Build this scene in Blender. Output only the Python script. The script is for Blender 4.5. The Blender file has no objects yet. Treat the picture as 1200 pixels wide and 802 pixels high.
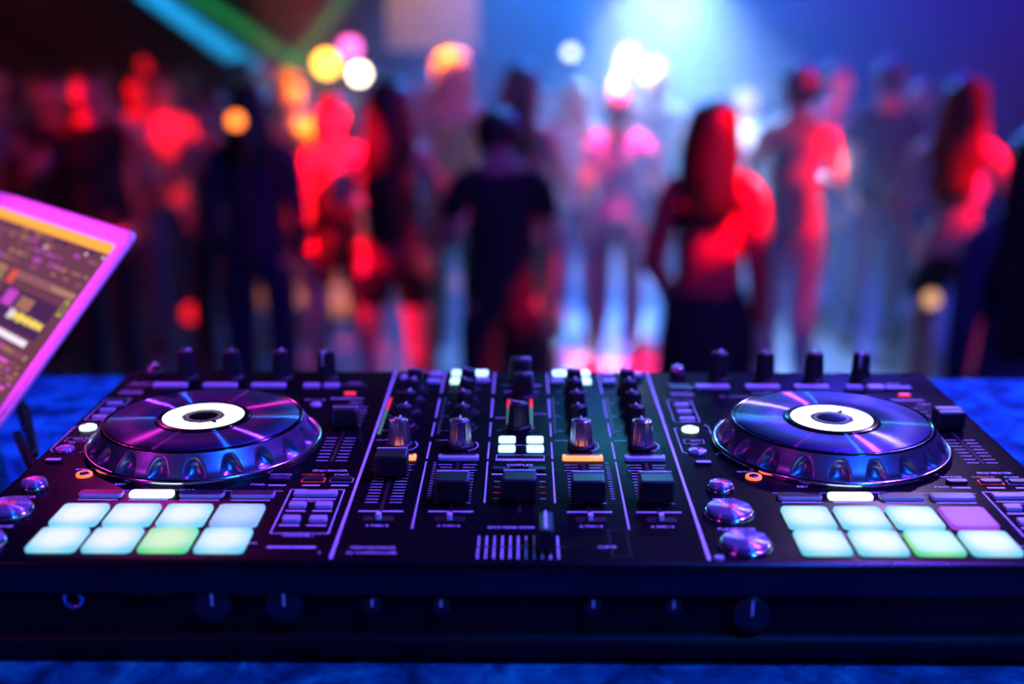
import bpy, bmesh, math, random
from mathutils import Vector, Matrix
from math import sin, cos, pi, radians
random.seed(7)
S = bpy.context.scene
COL = S.collection
EYE = 2.05                      # camera height above the dance floor
ZT = EYE - 0.324                # top surface of the controller
ZTAB = EYE - 0.397              # table top

# ------------------------------------------------------------------ camera
cam = bpy.data.cameras.new('camera')
camo = bpy.data.objects.new('camera', cam)
COL.objects.link(camo)
camo.location = (0, 0, EYE)
camo.rotation_euler = (radians(90) - math.atan(393.5 / 1440), 0, math.atan(14.6 * cos(math.atan(393.5 / 1440)) / 1440))
cam.sensor_width = 36
cam.lens = 36 * 1440 / 1200
cam.clip_start = 0.02
cam.dof.use_dof = True
cam.dof.focus_distance = 0.88
cam.dof.aperture_fstop = 2.4
S.camera = camo

# ------------------------------------------------------------------ world, view
w = bpy.data.worlds.new('night')
S.world = w
w.use_nodes = True
w.node_tree.nodes['Background'].inputs[0].default_value = (0.02, 0.03, 0.12, 1)
w.node_tree.nodes['Background'].inputs[1].default_value = 0.02
S.view_settings.view_transform = 'Standard'
S.view_settings.look = 'None'
S.view_settings.exposure = 0
S.view_settings.gamma = 1
S.view_settings.use_curve_mapping = False
S.cycles.use_denoising = True
S.cycles.max_bounces = 6
S.cycles.volume_bounces = 0
S.cycles.sample_clamp_indirect = 3
S.cycles.volume_step_rate = 4
S.cycles.volume_max_steps = 64


# ------------------------------------------------------------------ lights
def aim(o, target):
    d = Vector(target) - Vector(o.location)
    o.rotation_euler = d.to_track_quat('-Z', 'Y').to_euler()


def spot(name, loc, target, col, power, deg, blend=0.4, size=0.06):
    l = bpy.data.lights.new(name, 'SPOT')
    l.color = col
    l.energy = power
    l.spot_size = radians(deg)
    l.spot_blend = blend
    l.shadow_soft_size = size
    o = bpy.data.objects.new(name, l)
    COL.objects.link(o)
    o.location = loc
    aim(o, target)
    return o


def area(name, loc, target, col, power, sx, sy):
    l = bpy.data.lights.new(name, 'AREA')
    l.color = col
    l.energy = power
    l.shape = 'RECTANGLE'
    l.size = sx
    l.size_y = sy
    o = bpy.data.objects.new(name, l)
    COL.objects.link(o)
    o.location = loc
    aim(o, target)
    return o


# booth: violet-blue wash from the ceiling, magenta from behind the DJ's left, narrow spots on the decks
area('booth_violet_wash', (1.35, 1.7, 4.1), (0.0, 0.88, 1.7), (0.20, 0.035, 1.0), 165, 0.14, 0.14)
area('booth_blue_wash', (1.0, -0.4, 3.6), (0.1, 0.5, 1.7), (0.004, 0.11, 1.0), 60, 0.14, 0.14)
spot('laptop_spot_magenta', (-2.5, -0.9, 3.3), (-0.52, 1.15, 1.83), (1.0, 0.04, 0.90), 1500, 7.2, 0.5, 0.05)
spot('deck_fill_magenta', (-2.3, -0.9, 3.1), (0.0, 0.85, 1.73), (0.8, 0.03, 0.9), 34, 30, 0.7, 0.05)
spot('deck_spot_magenta', (-1.72, 4.05, 3.58), (-0.244, 0.90, 1.73), (1.0, 0.03, 0.65), 65, 5, 0.6, 0.02)
spot('deck_spot_white', (1.72, 4.2, 3.75), (0.235, 0.90, 1.73), (0.60, 0.42, 1.0), 130, 5, 0.6, 0.02)
# dance floor
spot('white_beam', (1.12, 10.2, 2.70), (0.95, 7.8, 0.9), (0.28, 0.56, 1.0), 8000, 48, 1.0, 0.12)
spot('white_down_beam', (1.15, 7.9, 4.2), (1.12, 9.0, 1.6), (0.50, 0.68, 1.0), 8000, 24, 1.0, 0.08)
spot('blue_wash_right', (3.6, 12.0, 4.0), (2.0, 7.0, 0.2), (0.05, 0.04, 1.0), 1900, 66, 0.6, 0.15)
spot('blue_wash_centre', (0.9, 13.5, 4.0), (0.7, 8.0, 0.2), (0.02, 0.20, 1.0), 6000, 50, 0.6, 0.15)
spot('red_wash_left', (-6.8, 5.0, 2.7), (-1.9, 7.2, 1.3), (1.0, 0.005, 0.006), 500, 34, 0.5, 0.08)
spot('red_wash_right', (6.6, 4.9, 2.7), (1.5, 6.4, 1.3), (1.0, 0.005, 0.03), 800, 34, 0.5, 0.08)
def in_picture(px, py, depth):
    """hall point at a distance along the view, used to aim the narrow dance-floor beams at the dancers"""
    dz = (py - 8) * 0.965 * depth / 1440.0
    return ((px - 614.6) / 1440.0 * depth, (depth - dz * 0.264) / 0.965, EYE - dz)


RED, AMB, PNK = (1.0, 0.0006, 0.0015), (1.0, 0.22, 0.006), (1.0, 0.003, 0.05)
for bank, beams in (((-3.4, 3.3, 4.0), [(128, 85, 6.6, 4.2, 1500, RED), (122, 165, 6.6, 4.5, 1100, RED), (182, 125, 8.2, 4.5, 900, RED), (92, 80, 6.9, 3.5, 450, RED), (66, 140, 6.9, 3.0, 500, RED),
                                        (264, 135, 6.9, 3.2, 1500, RED), (518, 235, 5.8, 4.0, 1600, PNK),
                                        (478, 380, 5.8, 4.5, 900, PNK), (60, 90, 9.0, 3.0, 400, RED), (576, 104, 6.5, 3.5, 1500, RED), (230, 368, 7.0, 2.0, 900, RED)]),
                    ((-0.9, 4.4, 4.25), [(385, 200, 6.4, 8.0, 1500, RED), (410, 300, 6.4, 8.0, 2600, RED), (352, 95, 7.0, 10.0, 6000, AMB), (375, 180, 7.0, 5.0, 1500, AMB), (532, 80, 7.2, 9.0, 4500, AMB), (436, 110, 8.8, 5.0, 2000, AMB), (757, 95, 8.4, 6.0, 5000, (0.8, 0.85, 1.0)), (990, 215, 7.6, 2.5, 3000, (0.2, 0.7, 1.0)), (1090, 165, 5.9, 2.5, 900, (0.6, 0.5, 1.0))]),
                    ((2.9, 2.7, 3.9), [(862, 205, 4.48, 8.0, 1500, RED)]),
                    ((4.4, 3.5, 3.9), [(650, 180, 6.4, 3.0, 1500, PNK), (702, 225, 7.2, 2.6, 1800, PNK), (955, 185, 6.6, 3.6, 2000, RED),
                                       (1108, 140, 5.9, 8.0, 1900, RED), (1058, 265, 5.9, 6.0, 900, PNK), (968, 100, 8.6, 5.0, 500, PNK), (1032, 80, 7.6, 5.0, 700, PNK), (654, 280, 5.2, 2.2, 600, PNK), (776, 260, 4.8, 3.0, 1000, PNK),
                                       (920, 330, 6.6, 6.0, 900, RED), (860, 340, 5.3, 5.0, 700, RED)])):
    for px_, py_, dp_, dg_, en_, cl_ in beams:
        spot('dancer_beam', bank, in_picture(px_, py_, dp_), cl_, en_ * (5.0 if bank[0] < 0 else 3.5), dg_, 0.6, 0.03)
spot('red_floor_spot', (0.6, 7.1, 4.2), (0.55, 7.15, 0), (1.0, 0.004, 0.05), 30000, 9, 0.15, 0.05)
spot('cyan_beam', (-6.0, 11.2, 4.1), (-2.63, 11.2, 1.67), (0.01, 0.42, 1.0), 1500000, 2.6, 0.3, 0.02)
spot('green_beam', (-5.85, 11.5, 4.1), (-2.33, 11.5, 1.71), (0.02, 1.0, 0.25), 420000, 2.0, 0.3, 0.02)
spot('green_beam_short', (0.18, 11.2, 4.1), (-1.91, 11.2, 1.74), (0.05, 1.0, 0.2), 500000, 1.8, 0.3, 0.02)
spot('banner_spot', (-0.9, 13.2, 4.1), (-1.1, 14.95, 2.2), (1.0, 0.50, 0.25), 260, 60, 0.6, 0.05)


# ------------------------------------------------------------------ materials
def mat(name, col=(0.5, 0.5, 0.5), rough=0.5, metal=0.0, emit=None, strength=0.0, spec=0.5, bump=0.0, bscale=200, coat=0.0):
    m = bpy.data.materials.new(name)
    m.use_nodes = True
    nt = m.node_tree
    b = nt.nodes['Principled BSDF']
    b.inputs['Base Color'].default_value = (*col, 1)
    b.inputs['Roughness'].default_value = rough
    b.inputs['Metallic'].default_value = metal
    b.inputs['Specular IOR Level'].default_value = spec
    b.inputs['Coat Weight'].default_value = coat
    if emit:
        b.inputs['Emission Color'].default_value = (*emit, 1)
        b.inputs['Emission Strength'].default_value = strength
    if bump:
        tc = nt.nodes.new('ShaderNodeTexCoord')
        nz = nt.nodes.new('ShaderNodeTexNoise')
        nz.inputs['Scale'].default_value = bscale
        nz.inputs['Detail'].default_value = 4
        bp = nt.nodes.new('ShaderNodeBump')
        bp.inputs['Strength'].default_value = bump
        bp.inputs['Distance'].default_value = 0.002
        nt.links.new(tc.outputs['Object'], nz.inputs['Vector'])
        nt.links.new(nz.outputs['Fac'], bp.inputs['Height'])
        nt.links.new(bp.outputs['Normal'], b.inputs['Normal'])
    return m


def ramp(nt, fac, stops):
    r = nt.nodes.new('ShaderNodeValToRGB')
    el = r.color_ramp.elements
    el[0].position, el[0].color = stops[0][0], (*stops[0][1], 1)
    el[1].position, el[1].color = stops[-1][0], (*stops[-1][1], 1)
    for p, c in stops[1:-1]:
        e = el.new(p)
        e.color = (*c, 1)
    nt.links.new(fac, r.inputs['Fac'])
    return r.outputs['Color']


def glow_pad(name, mid, edge, s):
    """back-lit silicone: the LED sits under the middle of the pad"""
    m = mat(name, (0.10, 0.10, 0.11), 0.45)
    nt = m.node_tree
    b = nt.nodes['Principled BSDF']
    tc = nt.nodes.new('ShaderNodeTexCoord')
    sb = nt.nodes.new('ShaderNodeVectorMath')
    sb.operation = 'SUBTRACT'
    sb.inputs[1].default_value = (0.5, 0.5, 0.5)
    ml = nt.nodes.new('ShaderNodeVectorMath')
    ml.operation = 'MULTIPLY'
    ml.inputs[1].default_value = (1, 1, 0)
    ln = nt.nodes.new('ShaderNodeVectorMath')
    ln.operation = 'LENGTH'
    nt.links.new(tc.outputs['Generated'], sb.inputs[0])
    nt.links.new(sb.outputs[0], ml.inputs[0])
    nt.links.new(ml.outputs[0], ln.inputs[0])
    c = ramp(nt, ln.outputs['Value'], [(0.26, mid), (0.46, tuple((a_ + b2_) / 2 for a_, b2_ in zip(mid, edge))), (0.62, edge)])
    nt.links.new(c, b.inputs['Emission Color'])
    b.inputs['Emission Strength'].default_value = s
    return m


M = {}
M['chassis'] = mat('black_chassis_plastic', (0.004, 0.004, 0.006), 0.5, spec=0.2, bump=0.15, bscale=900)
M['rubber'] = mat('black_rubber', (0.012, 0.012, 0.014), 0.5)
M['cap'] = mat('black_fader_plastic', (0.010, 0.010, 0.012), 0.38)
M['slot'] = mat('slot_black', (0.003, 0.003, 0.003), 0.7)
M['print'] = mat('white_print', (0.75, 0.75, 0.78), 0.5)
M['print_red'] = mat('red_print', (0.8, 0.03, 0.02), 0.5, emit=(1, 0.02, 0.02), strength=0.15)  # plain print, with a faint glow put into its colour
M['chrome'] = mat('chrome', (0.75, 0.76, 0.8), 0.18, 1.0)
M['chrome_knob'] = mat('silver_knob', (0.42, 0.43, 0.48), 0.22, 0.9)
M['jog_side'] = mat('jog_side_metal', (0.30, 0.28, 0.42), 0.34, 0.9)
M['btn'] = mat('clear_grey_button', (0.60, 0.55, 0.66), 0.4)
M['btn_dark'] = mat('dark_button', (0.02, 0.02, 0.025), 0.35)
M['lit_cyan'] = mat('lit_cyan_white', (0.6, 0.7, 0.7), 0.4, emit=(0.50, 0.95, 1.0), strength=1.7)
M['lit_white'] = mat('lit_white', (0.6, 0.7, 0.7), 0.4, emit=(0.75, 1.0, 0.95), strength=1.8)
M['lit_orange'] = mat('lit_orange', (0.6, 0.3, 0.1), 0.4, emit=(1.0, 0.13, 0.012), strength=1.8)
M['lit_orange_hot'] = mat('lit_orange_hot', (0.6, 0.3, 0.1), 0.4, emit=(1.0, 0.22, 0.035), strength=2.2)
M['lit_red'] = mat('lit_red', (0.5, 0.05, 0.05), 0.4, emit=(1.0, 0.03, 0.04), strength=1.0)
M['lit_green'] = mat('lit_green', (0.1, 0.3, 0.1), 0.4, emit=(0.15, 0.5, 0.12), strength=0.35)
M['led_off'] = mat('led_off', (0.05, 0.06, 0.05), 0.4)
M['indicator'] = mat('white_indicator', (0.85, 0.85, 0.9), 0.35)
M['pad_white'] = glow_pad('pad_white', (0.80, 1.0, 0.86), (0.20, 0.72, 0.95), 0.93)
M['pad_green'] = glow_pad('pad_green', (0.62, 1.0, 0.40), (0.14, 0.80, 0.25), 0.92)
M['pad_violet'] = glow_pad('pad_violet', (0.40, 0.09, 0.90), (0.36, 0.05, 0.75), 0.85)
M['pad_pale'] = glow_pad('pad_pale', (0.50, 0.76, 1.0), (0.26, 0.50, 0.95), 0.9)
M['ring'] = mat('jog_display_light', (0.6, 0.6, 0.5), 0.4, emit=(1.0, 0.97, 0.80), strength=1.6)
M['ring_tick'] = mat('jog_display_ticks', (0.3, 0.3, 0.3), 0.4, emit=(0.9, 0.95, 0.85), strength=0.35)
M['gloss_black'] = mat('gloss_black', (0.004, 0.004, 0.006), 0.12)
M['laptop_alu'] = mat('laptop_aluminium', (0.82, 0.80, 0.84), 0.42, 0.35)
M['laptop_edge'] = mat('laptop_lid_gasket', (0.03, 0.03, 0.04), 0.5)
M['key'] = mat('keycap_black', (0.01, 0.01, 0.012), 0.5)
M['steel'] = mat('dark_steel', (0.03, 0.03, 0.035), 0.45, 0.7)

# deck plate: black with fine dust, satin
m = mat('deck_plate_black', (0.006, 0.006, 0.008), 0.3, spec=0.2)
nt = m.node_tree
b = nt.nodes['Principled BSDF']
tc = nt.nodes.new('ShaderNodeTexCoord')
vo = nt.nodes.new('ShaderNodeTexVoronoi')
vo.inputs['Scale'].default_value = 260
nz = nt.nodes.new('ShaderNodeTexNoise')
nz.inputs['Scale'].default_value = 22
nz.inputs['Detail'].default_value = 6
nt.links.new(tc.outputs['Object'], vo.inputs['Vector'])
nt.links.new(tc.outputs['Object'], nz.inputs['Vector'])
c1 = ramp(nt, vo.outputs['Distance'], [(0.0, (0.35, 0.35, 0.38)), (0.10, (0.0, 0.0, 0.0))])
c2 = ramp(nt, nz.outputs['Fac'], [(0.5, (0, 0, 0)), (0.72, (1, 1, 1))])
mx = nt.nodes.new('ShaderNodeMix')
mx.data_type = 'RGBA'
mx.blend_type = 'MULTIPLY'
mx.inputs[0].default_value = 1
nt.links.new(c1, mx.inputs[6])
nt.links.new(c2, mx.inputs[7])
ad = nt.nodes.new('ShaderNodeMix')
ad.data_type = 'RGBA'
ad.blend_type = 'ADD'
ad.inputs[0].default_value = 1
ad.inputs[7].default_value = (0.004, 0.004, 0.006, 1)
nt.links.new(mx.outputs[2], ad.inputs[6])
nt.links.new(ad.outputs[2], b.inputs['Base Color'])
rr = nt.nodes.new('ShaderNodeMapRange')
rr.inputs[3].default_value = 0.20
rr.inputs[4].default_value = 0.34
nt.links.new(nz.outputs['Fac'], rr.inputs[0])
nt.links.new(rr.outputs[0], b.inputs['Roughness'])
b.inputs['Specular IOR Level'].default_value = 0
gl = nt.nodes.new('ShaderNodeBsdfGlossy')
gl.inputs['Color'].default_value = (1, 1, 1, 1)
nt.links.new(rr.outputs[0], gl.inputs['Roughness'])
ms = nt.nodes.new('ShaderNodeMixShader')
ms.inputs[0].default_value = 0.03
nt.links.new(b.outputs[0], ms.inputs[1])
nt.links.new(gl.outputs[0], ms.inputs[2])
nt.links.new(ms.outputs[0], nt.nodes['Material Output'].inputs['Surface'])
M['deck'] = m

# jog plate: dark metal turned in circles, so each lamp draws a streak through the centre
m = mat('turned_jog_plate', (0.10, 0.11, 0.20), 0.25, 1.0)
nt = m.node_tree
gl = nt.nodes.new('ShaderNodeBsdfAnisotropic')
gl.inputs['Color'].default_value = (0.60, 0.60, 0.75, 1)
gl.inputs['Roughness'].default_value = 0.30
gl.inputs['Anisotropy'].default_value = 0.86
tg = nt.nodes.new('ShaderNodeTangent')
tg.direction_type = 'RADIAL'
tg.axis = 'Z'
nt.links.new(tg.outputs[0], gl.inputs['Tangent'])
b = nt.nodes['Principled BSDF']
b.inputs['Base Color'].default_value = (0.035, 0.06, 0.17, 1)
b.inputs['Metallic'].default_value = 1.0
b.inputs['Roughness'].default_value = 0.5
ms = nt.nodes.new('ShaderNodeMixShader')
ms.inputs[0].default_value = 0.26
nt.links.new(b.outputs[0], ms.inputs[1])
nt.links.new(gl.outputs[0], ms.inputs[2])
nt.links.new(ms.outputs[0], nt.nodes['Material Output'].inputs['Surface'])
M['jog_plate'] = m

# round transport buttons: brushed lens
m = mat('turned_button', (0.42, 0.36, 0.62), 0.32, 0.85)
nt = m.node_tree
gl = nt.nodes.new('ShaderNodeBsdfAnisotropic')
gl.inputs['Color'].default_value = (0.50, 0.42, 0.70, 1)
gl.inputs['Roughness'].default_value = 0.34
gl.inputs['Anisotropy'].default_value = 0.75
tg = nt.nodes.new('ShaderNodeTangent')
tg.direction_type = 'RADIAL'
tg.axis = 'Z'
nt.links.new(tg.outputs[0], gl.inputs['Tangent'])
b = nt.nodes['Principled BSDF']
b.inputs['Metallic'].default_value = 0.2
ms = nt.nodes.new('ShaderNodeMixShader')
ms.inputs[0].default_value = 0.6
nt.links.new(b.outputs[0], ms.inputs[1])
nt.links.new(gl.outputs[0], ms.inputs[2])
nt.links.new(ms.outputs[0], nt.nodes['Material Output'].inputs['Surface'])
M['turned_button'] = m

# blue crushed cloth on the table
m = mat('blue_crushed_cloth', (0.05, 0.2, 0.7), 0.8, spec=0.1)
nt = m.node_tree
b = nt.nodes['Principled BSDF']
tc = nt.nodes.new('ShaderNodeTexCoord')
nz = nt.nodes.new('ShaderNodeTexNoise')
nz.inputs['Scale'].default_value = 26
nz.inputs['Detail'].default_value = 8
nz.inputs['Roughness'].default_value = 0.65
nz.inputs['Distortion'].default_value = 0.8
nt.links.new(tc.outputs['Object'], nz.inputs['Vector'])
c = ramp(nt, nz.outputs['Fac'], [(0.36, (0.001, 0.04, 0.10)), (0.5, (0.002, 0.18, 0.32)), (0.66, (0.01, 0.60, 0.62))])
nt.links.new(c, b.inputs['Base Color'])
bp = nt.nodes.new('ShaderNodeBump')
bp.inputs['Strength'].default_value = 0.5
bp.inputs['Distance'].default_value = 0.004
nt.links.new(nz.outputs['Fac'], bp.inputs['Height'])
nt.links.new(bp.outputs['Normal'], b.inputs['Normal'])
M['cloth'] = m

M['floor'] = mat('dance_floor_vinyl', (0.07, 0.075, 0.11), 0.35, bump=0.1, bscale=6)
M['wall_dark'] = mat('dark_wall_paint', (0.012, 0.012, 0.02), 0.8, bump=0.3, bscale=8)
M['ceiling'] = mat('black_ceiling', (0.02, 0.02, 0.025), 0.9, bump=0.3, bscale=8)
M['stage'] = mat('stage_board', (0.03, 0.03, 0.035), 0.6, bump=0.3, bscale=30)


# ------------------------------------------------------------------ mesh helpers
class MB:
    """collects geometry with several materials for ONE mesh object"""
    def __init__(s):
        s.v, s.f, s.mi, s.mats, s.sm = [], [], [], [], []

    def slot(s, m):
        if m not in s.mats:
            s.mats.append(m)
        return s.mats.index(m)

    def add(s, vs, fs, m, smooth=False):
        o = len(s.v)
        s.v += [tuple(v) for v in vs]
        k = s.slot(m)
        for f in fs:
            s.f.append(tuple(i + o for i in f))
            s.mi.append(k)
            s.sm.append(smooth)
        return s

    def quad(s, x0, y0, x1, y1, z, m):
        return s.add([(x0, y0, z), (x1, y0, z), (x1, y1, z), (x0, y1, z)], [(0, 1, 2, 3)], m)

    def line(s, x0, y0, x1, y1, wd, z, m):
        d = Vector((x1 - x0, y1 - y0, 0))
        n = Vector((-d.y, d.x, 0)).normalized() * wd / 2
        a, b_ = Vector((x0, y0, z)), Vector((x1, y1, z))
        return s.add([a - n, b_ - n, b_ + n, a + n], [(0, 1, 2, 3)], m)

    def frame(s, x0, y0, x1, y1, wd, z, m):
        s.line(x0, y0, x1, y0, wd, z, m)
        s.line(x0, y1, x1, y1, wd, z, m)
        s.line(x0, y0, x0, y1, wd, z, m)
        s.line(x1, y0, x1, y1, wd, z, m)
        return s

    def box(s, x0, y0, z0, x1, y1, z1, m, bev=0.0, seg=2):
        bm = bmesh.new()
        bmesh.ops.create_cube(bm, size=1)
        for v in bm.verts:
            v.co = Vector(((x0 + x1) / 2 + v.co.x * (x1 - x0), (y0 + y1) / 2 + v.co.y * (y1 - y0), (z0 + z1) / 2 + v.co.z * (z1 - z0)))
        if bev:
            bmesh.ops.bevel(bm, geom=list(bm.edges), offset=bev, segments=seg, profile=0.5, affect='EDGES')
        return s.bm(bm, m, bool(bev))

    def bm(s, bm, m, smooth=False):
        bm.verts.index_update()
        s.add([v.co for v in bm.verts], [[v.index for v in f.verts] for f in bm.faces], m, smooth)
        bm.free()
        return s

    def rrect(s, cx, cy, w, d, z0, z1, r, m, top=None, bev=0.0008, n=6, skew=0):
        """rounded-corner slab with a softened top edge"""
        def ring(inset, z):
            pts = []
            rr_ = max(r - inset, 0.0002)
            for qx, qy, a0 in ((1, 1, 0), (-1, 1, 90), (-1, -1, 180), (1, -1, 270)):
                for i in range(n + 1):
                    a = radians(a0 + 90 * i / n)
                    pts.append((cx + qx * (w / 2 - r) + rr_ * cos(a) + 0, cy + qy * (d / 2 - r) + rr_ * sin(a), z))
            return pts
        R = [ring(0, z0), ring(0, z1 - bev), ring(bev * 0.35, z1 - bev * 0.3), ring(bev, z1)]
        N = len(R[0])
        vs = [p for q in R for p in q]
        fs = []
        for k in range(len(R) - 1):
            for i in range(N):
                j = (i + 1) % N
                fs.append((k * N + i, k * N + j, (k + 1) * N + j, (k + 1) * N + i))
        s.add(vs, fs, m, True)
        s.add(R[-1], [tuple(range(N))], top or m, False)
        return s

    def lathe(s, cx, cy, z, prof, m, n=40, rib=None, cap=True, smooth=True):
        """prof: list of (r, z); rib=(count, depth) cuts grip grooves"""
        vs, fs = [], []
        for r, h in prof:
            for i in range(n):
                a = 2 * pi * i / n
                k = r
                if rib and r > 0 and len(rib) > 2 and rib[2] <= h <= rib[3]:
                    k = r * (1 - rib[1] * (0.5 + 0.5 * cos(rib[0] * a)))
                vs.append((cx + k * cos(a), cy + k * sin(a), z + h))
        for k in range(len(prof) - 1):
            for i in range(n):
                j = (i + 1) % n
                fs.append((k * n + i, k * n + j, (k + 1) * n + j, (k + 1) * n + i))
        if cap:
            fs.append(tuple(range((len(prof) - 1) * n, len(prof) * n)))
            fs.append(tuple(reversed(range(n))))
        return s.add(vs, fs, m, smooth)

    def tube(s, pts, r, m, n=8):
        pts = [Vector(p) for p in pts]
        vs, fs = [], []
        for k, p in enumerate(pts):
            t = (pts[min(k + 1, len(pts) - 1)] - pts[max(k - 1, 0)]).normalized()
            u = t.orthogonal().normalized() if k == 0 else (u - t * u.dot(t)).normalized()
            q = t.cross(u)
            rr_ = r[k] if isinstance(r, (list, tuple)) else r
            for i in range(n):
                a = 2 * pi * i / n
                vs.append(p + (u * cos(a) + q * sin(a)) * rr_)
        for k in range(len(pts) - 1):
            for i in range(n):
                j = (i + 1) % n
                fs.append((k * n + i, k * n + j, (k + 1) * n + j, (k + 1) * n + i))
        fs.append(tuple(reversed(range(n))))
        fs.append(tuple(range((len(pts) - 1) * n, len(pts) * n)))
        return s.add(vs, fs, m, True)

    def loft(s, rings, m, n=20):
        """rings: (cx, cy, z, rx, ry)"""
        vs, fs = [], []
        for cx, cy, z, rx, ry in rings:
            for i in range(n):
                a = 2 * pi * i / n
                vs.append((cx + rx * cos(a), cy + ry * sin(a), z))
        for k in range(len(rings) - 1):
            for i in range(n):
                j = (i + 1) % n
                fs.append((k * n + i, k * n + j, (k + 1) * n + j, (k + 1) * n + i))
        fs.append(tuple(reversed(range(n))))
        fs.append(tuple(range((len(rings) - 1) * n, len(rings) * n)))
        return s.add(vs, fs, m, True)

    def build(s, name, parent=None, loc=(0, 0, 0), label=None):
        me = bpy.data.meshes.new(name)
        me.from_pydata(s.v, [], s.f)
        for m_ in s.mats:
            me.materials.append(m_)
        me.polygons.foreach_set('material_index', s.mi)
        me.polygons.foreach_set('use_smooth', s.sm)
        me.update()
        o = bpy.data.objects.new(name, me)
        COL.objects.link(o)
        o.location = loc
        if parent:
            o.parent = parent
        if label:
            o['label'] = label
        return o


def thing(name, label, cat, loc=(0, 0, 0), rz=0, group=None):
    o = bpy.data.objects.new(name, None)
    o.empty_display_size = 0.1
    COL.objects.link(o)
    o.location = loc
    o.rotation_euler = (0, 0, rz)
    o['label'] = label
    o['category'] = cat
    if group:
        o['group'] = group
    return o


def tag(o, label, cat, group=None, kind=None):
    o['label'] = label
    o['category'] = cat
    if group:
        o['group'] = group
    if kind:
        o['kind'] = kind
    return o


def structure(o):
    o['kind'] = 'structure'
    return o


def text_meshes(items):
    """items: (string, x, y, size, wide); centred text lying flat, as vertex/face lists"""
    tmp = []
    for s_, x, y, sz, wide in items:
        cu = bpy.data.curves.new('t', 'FONT')
        cu.body = s_
        cu.size = sz * 0.95
        cu.align_x = 'CENTER'
        cu.align_y = 'CENTER'
        cu.resolution_u = 1
        cu.offset = sz * 0.022
        o = bpy.data.objects.new('t', cu)
        COL.objects.link(o)
        tmp.append((o, x, y, wide))
    dg = bpy.context.evaluated_depsgraph_get()
    dg.update()
    out = []
    for o, x, y, wide in tmp:
        me = bpy.data.meshes.new_from_object(o.evaluated_get(dg))
        out.append(([(v.co.x * wide * 0.68 + x, v.co.y + y) for v in me.vertices], [tuple(p.vertices) for p in me.polygons]))
        bpy.data.meshes.remove(me)
        cu = o.data
        bpy.data.objects.remove(o)
        bpy.data.curves.remove(cu)
    return out


def put_text(mb, items, z, m):
    for vs, fs in text_meshes(items):
        mb.add([(x, y, z) for x, y in vs], fs, m)


# ------------------------------------------------------------------ the hall
HX, HB, HF, HZ = 8.0, 15.0, -3.2, 4.4
structure(MB().box(-HX, HF, -0.2, HX, HB, 0, M['floor']).build('floor'))
structure(MB().box(-HX, HF, HZ, HX, HB, HZ + 0.2, M['ceiling']).build('ceiling'))
structure(MB().box(-HX, HB, 0, HX, HB + 0.2, HZ, M['wall_dark']).build('wall_back'))
structure(MB().box(-HX - 0.2, HF, 0, -HX, HB, HZ, M['wall_dark']).build('wall_left'))
structure(MB().box(HX, HF, 0, HX + 0.2, HB, HZ, M['wall_dark']).build('wall_right'))
structure(MB().box(-HX, HF - 0.2, 0, HX, HF, HZ, M['wall_dark']).build('wall_front'))
structure(MB().box(-4.5, HF, 0, 4.5, 1.75, 0.8, M['stage'], 0.01).build('floor_stage'))

# ------------------------------------------------------------------ DJ table
tb = thing('dj_table', 'DJ table with mottled blue cloth top carrying the controller', 'table', (0, 0, 0.8))
TX0, TX1, TY0, TY1 = -1.15, 1.15, 0.42, 1.31
MB().box(TX0, TY0, ZTAB - 0.8 - 0.035, TX1, TY1, ZTAB - 0.8, M['cloth'], 0.008, 3).build('table_top', tb)
for x in (TX0 + 0.06, TX1 - 0.06):
    for y in (TY0 + 0.06, TY1 - 0.06):
        MB().tube([(x, y, 0.0), (x, y, ZTAB - 0.8 - 0.03)], 0.02, M['steel'], 12).build('leg', tb)
MB().box(TX0 + 0.05, TY1 - 0.03, 0.12, TX1 - 0.05, TY1 - 0.015, ZTAB - 0.8 - 0.03, M['stage']).build('front_panel', tb)

# ------------------------------------------------------------------ DJ controller (local: X/Y as the hall's, z = 0 on the table top)
ct = thing('dj_controller', 'large black four-channel DJ controller with two jog wheels and lit pads', 'dj controller', (0, 0, ZTAB + 0.001))
H = 0.072                       # deck surface above the table
X0, X1, Y0, Y1 = -0.362, 0.367, 0.680, 1.084
TEXT, RTEXT = [], []            # white / red lettering, one printed_legend each
P = MB()                        # printed lines
R = MB()
zp = H + 0.0003
DX = 0.478


def printed(*a, wd=0.0008, m=None):
    P.line(*a, wd, zp, m or M['print'])


# chassis: top slab with soft edge, recessed skirt, feet
c = MB()
c.box(X0, Y0, H - 0.024, X1, Y1, H, M['deck'], 0.0035, 3)
c.box(X0 + 0.006, Y0 + 0.010, 0.006, X1 - 0.006, Y1 - 0.006, H - 0.02, M['chassis'], 0.006, 2)
c.box(X0 + 0.002, Y0 + 0.002, 0.004, X1 - 0.002, Y1 - 0.02, 0.022, M['chassis'], 0.008, 3)
c.build('chassis', ct)
for x in (X0 + 0.05, X1 - 0.05):
    for y in (Y0 + 0.05, Y1 - 0.05):
        MB().lathe(x, y, -0.001, [(0.013, 0), (0.015, 0.001), (0.015, 0.006)], M['rubber'], 20).build('foot', ct)
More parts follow.
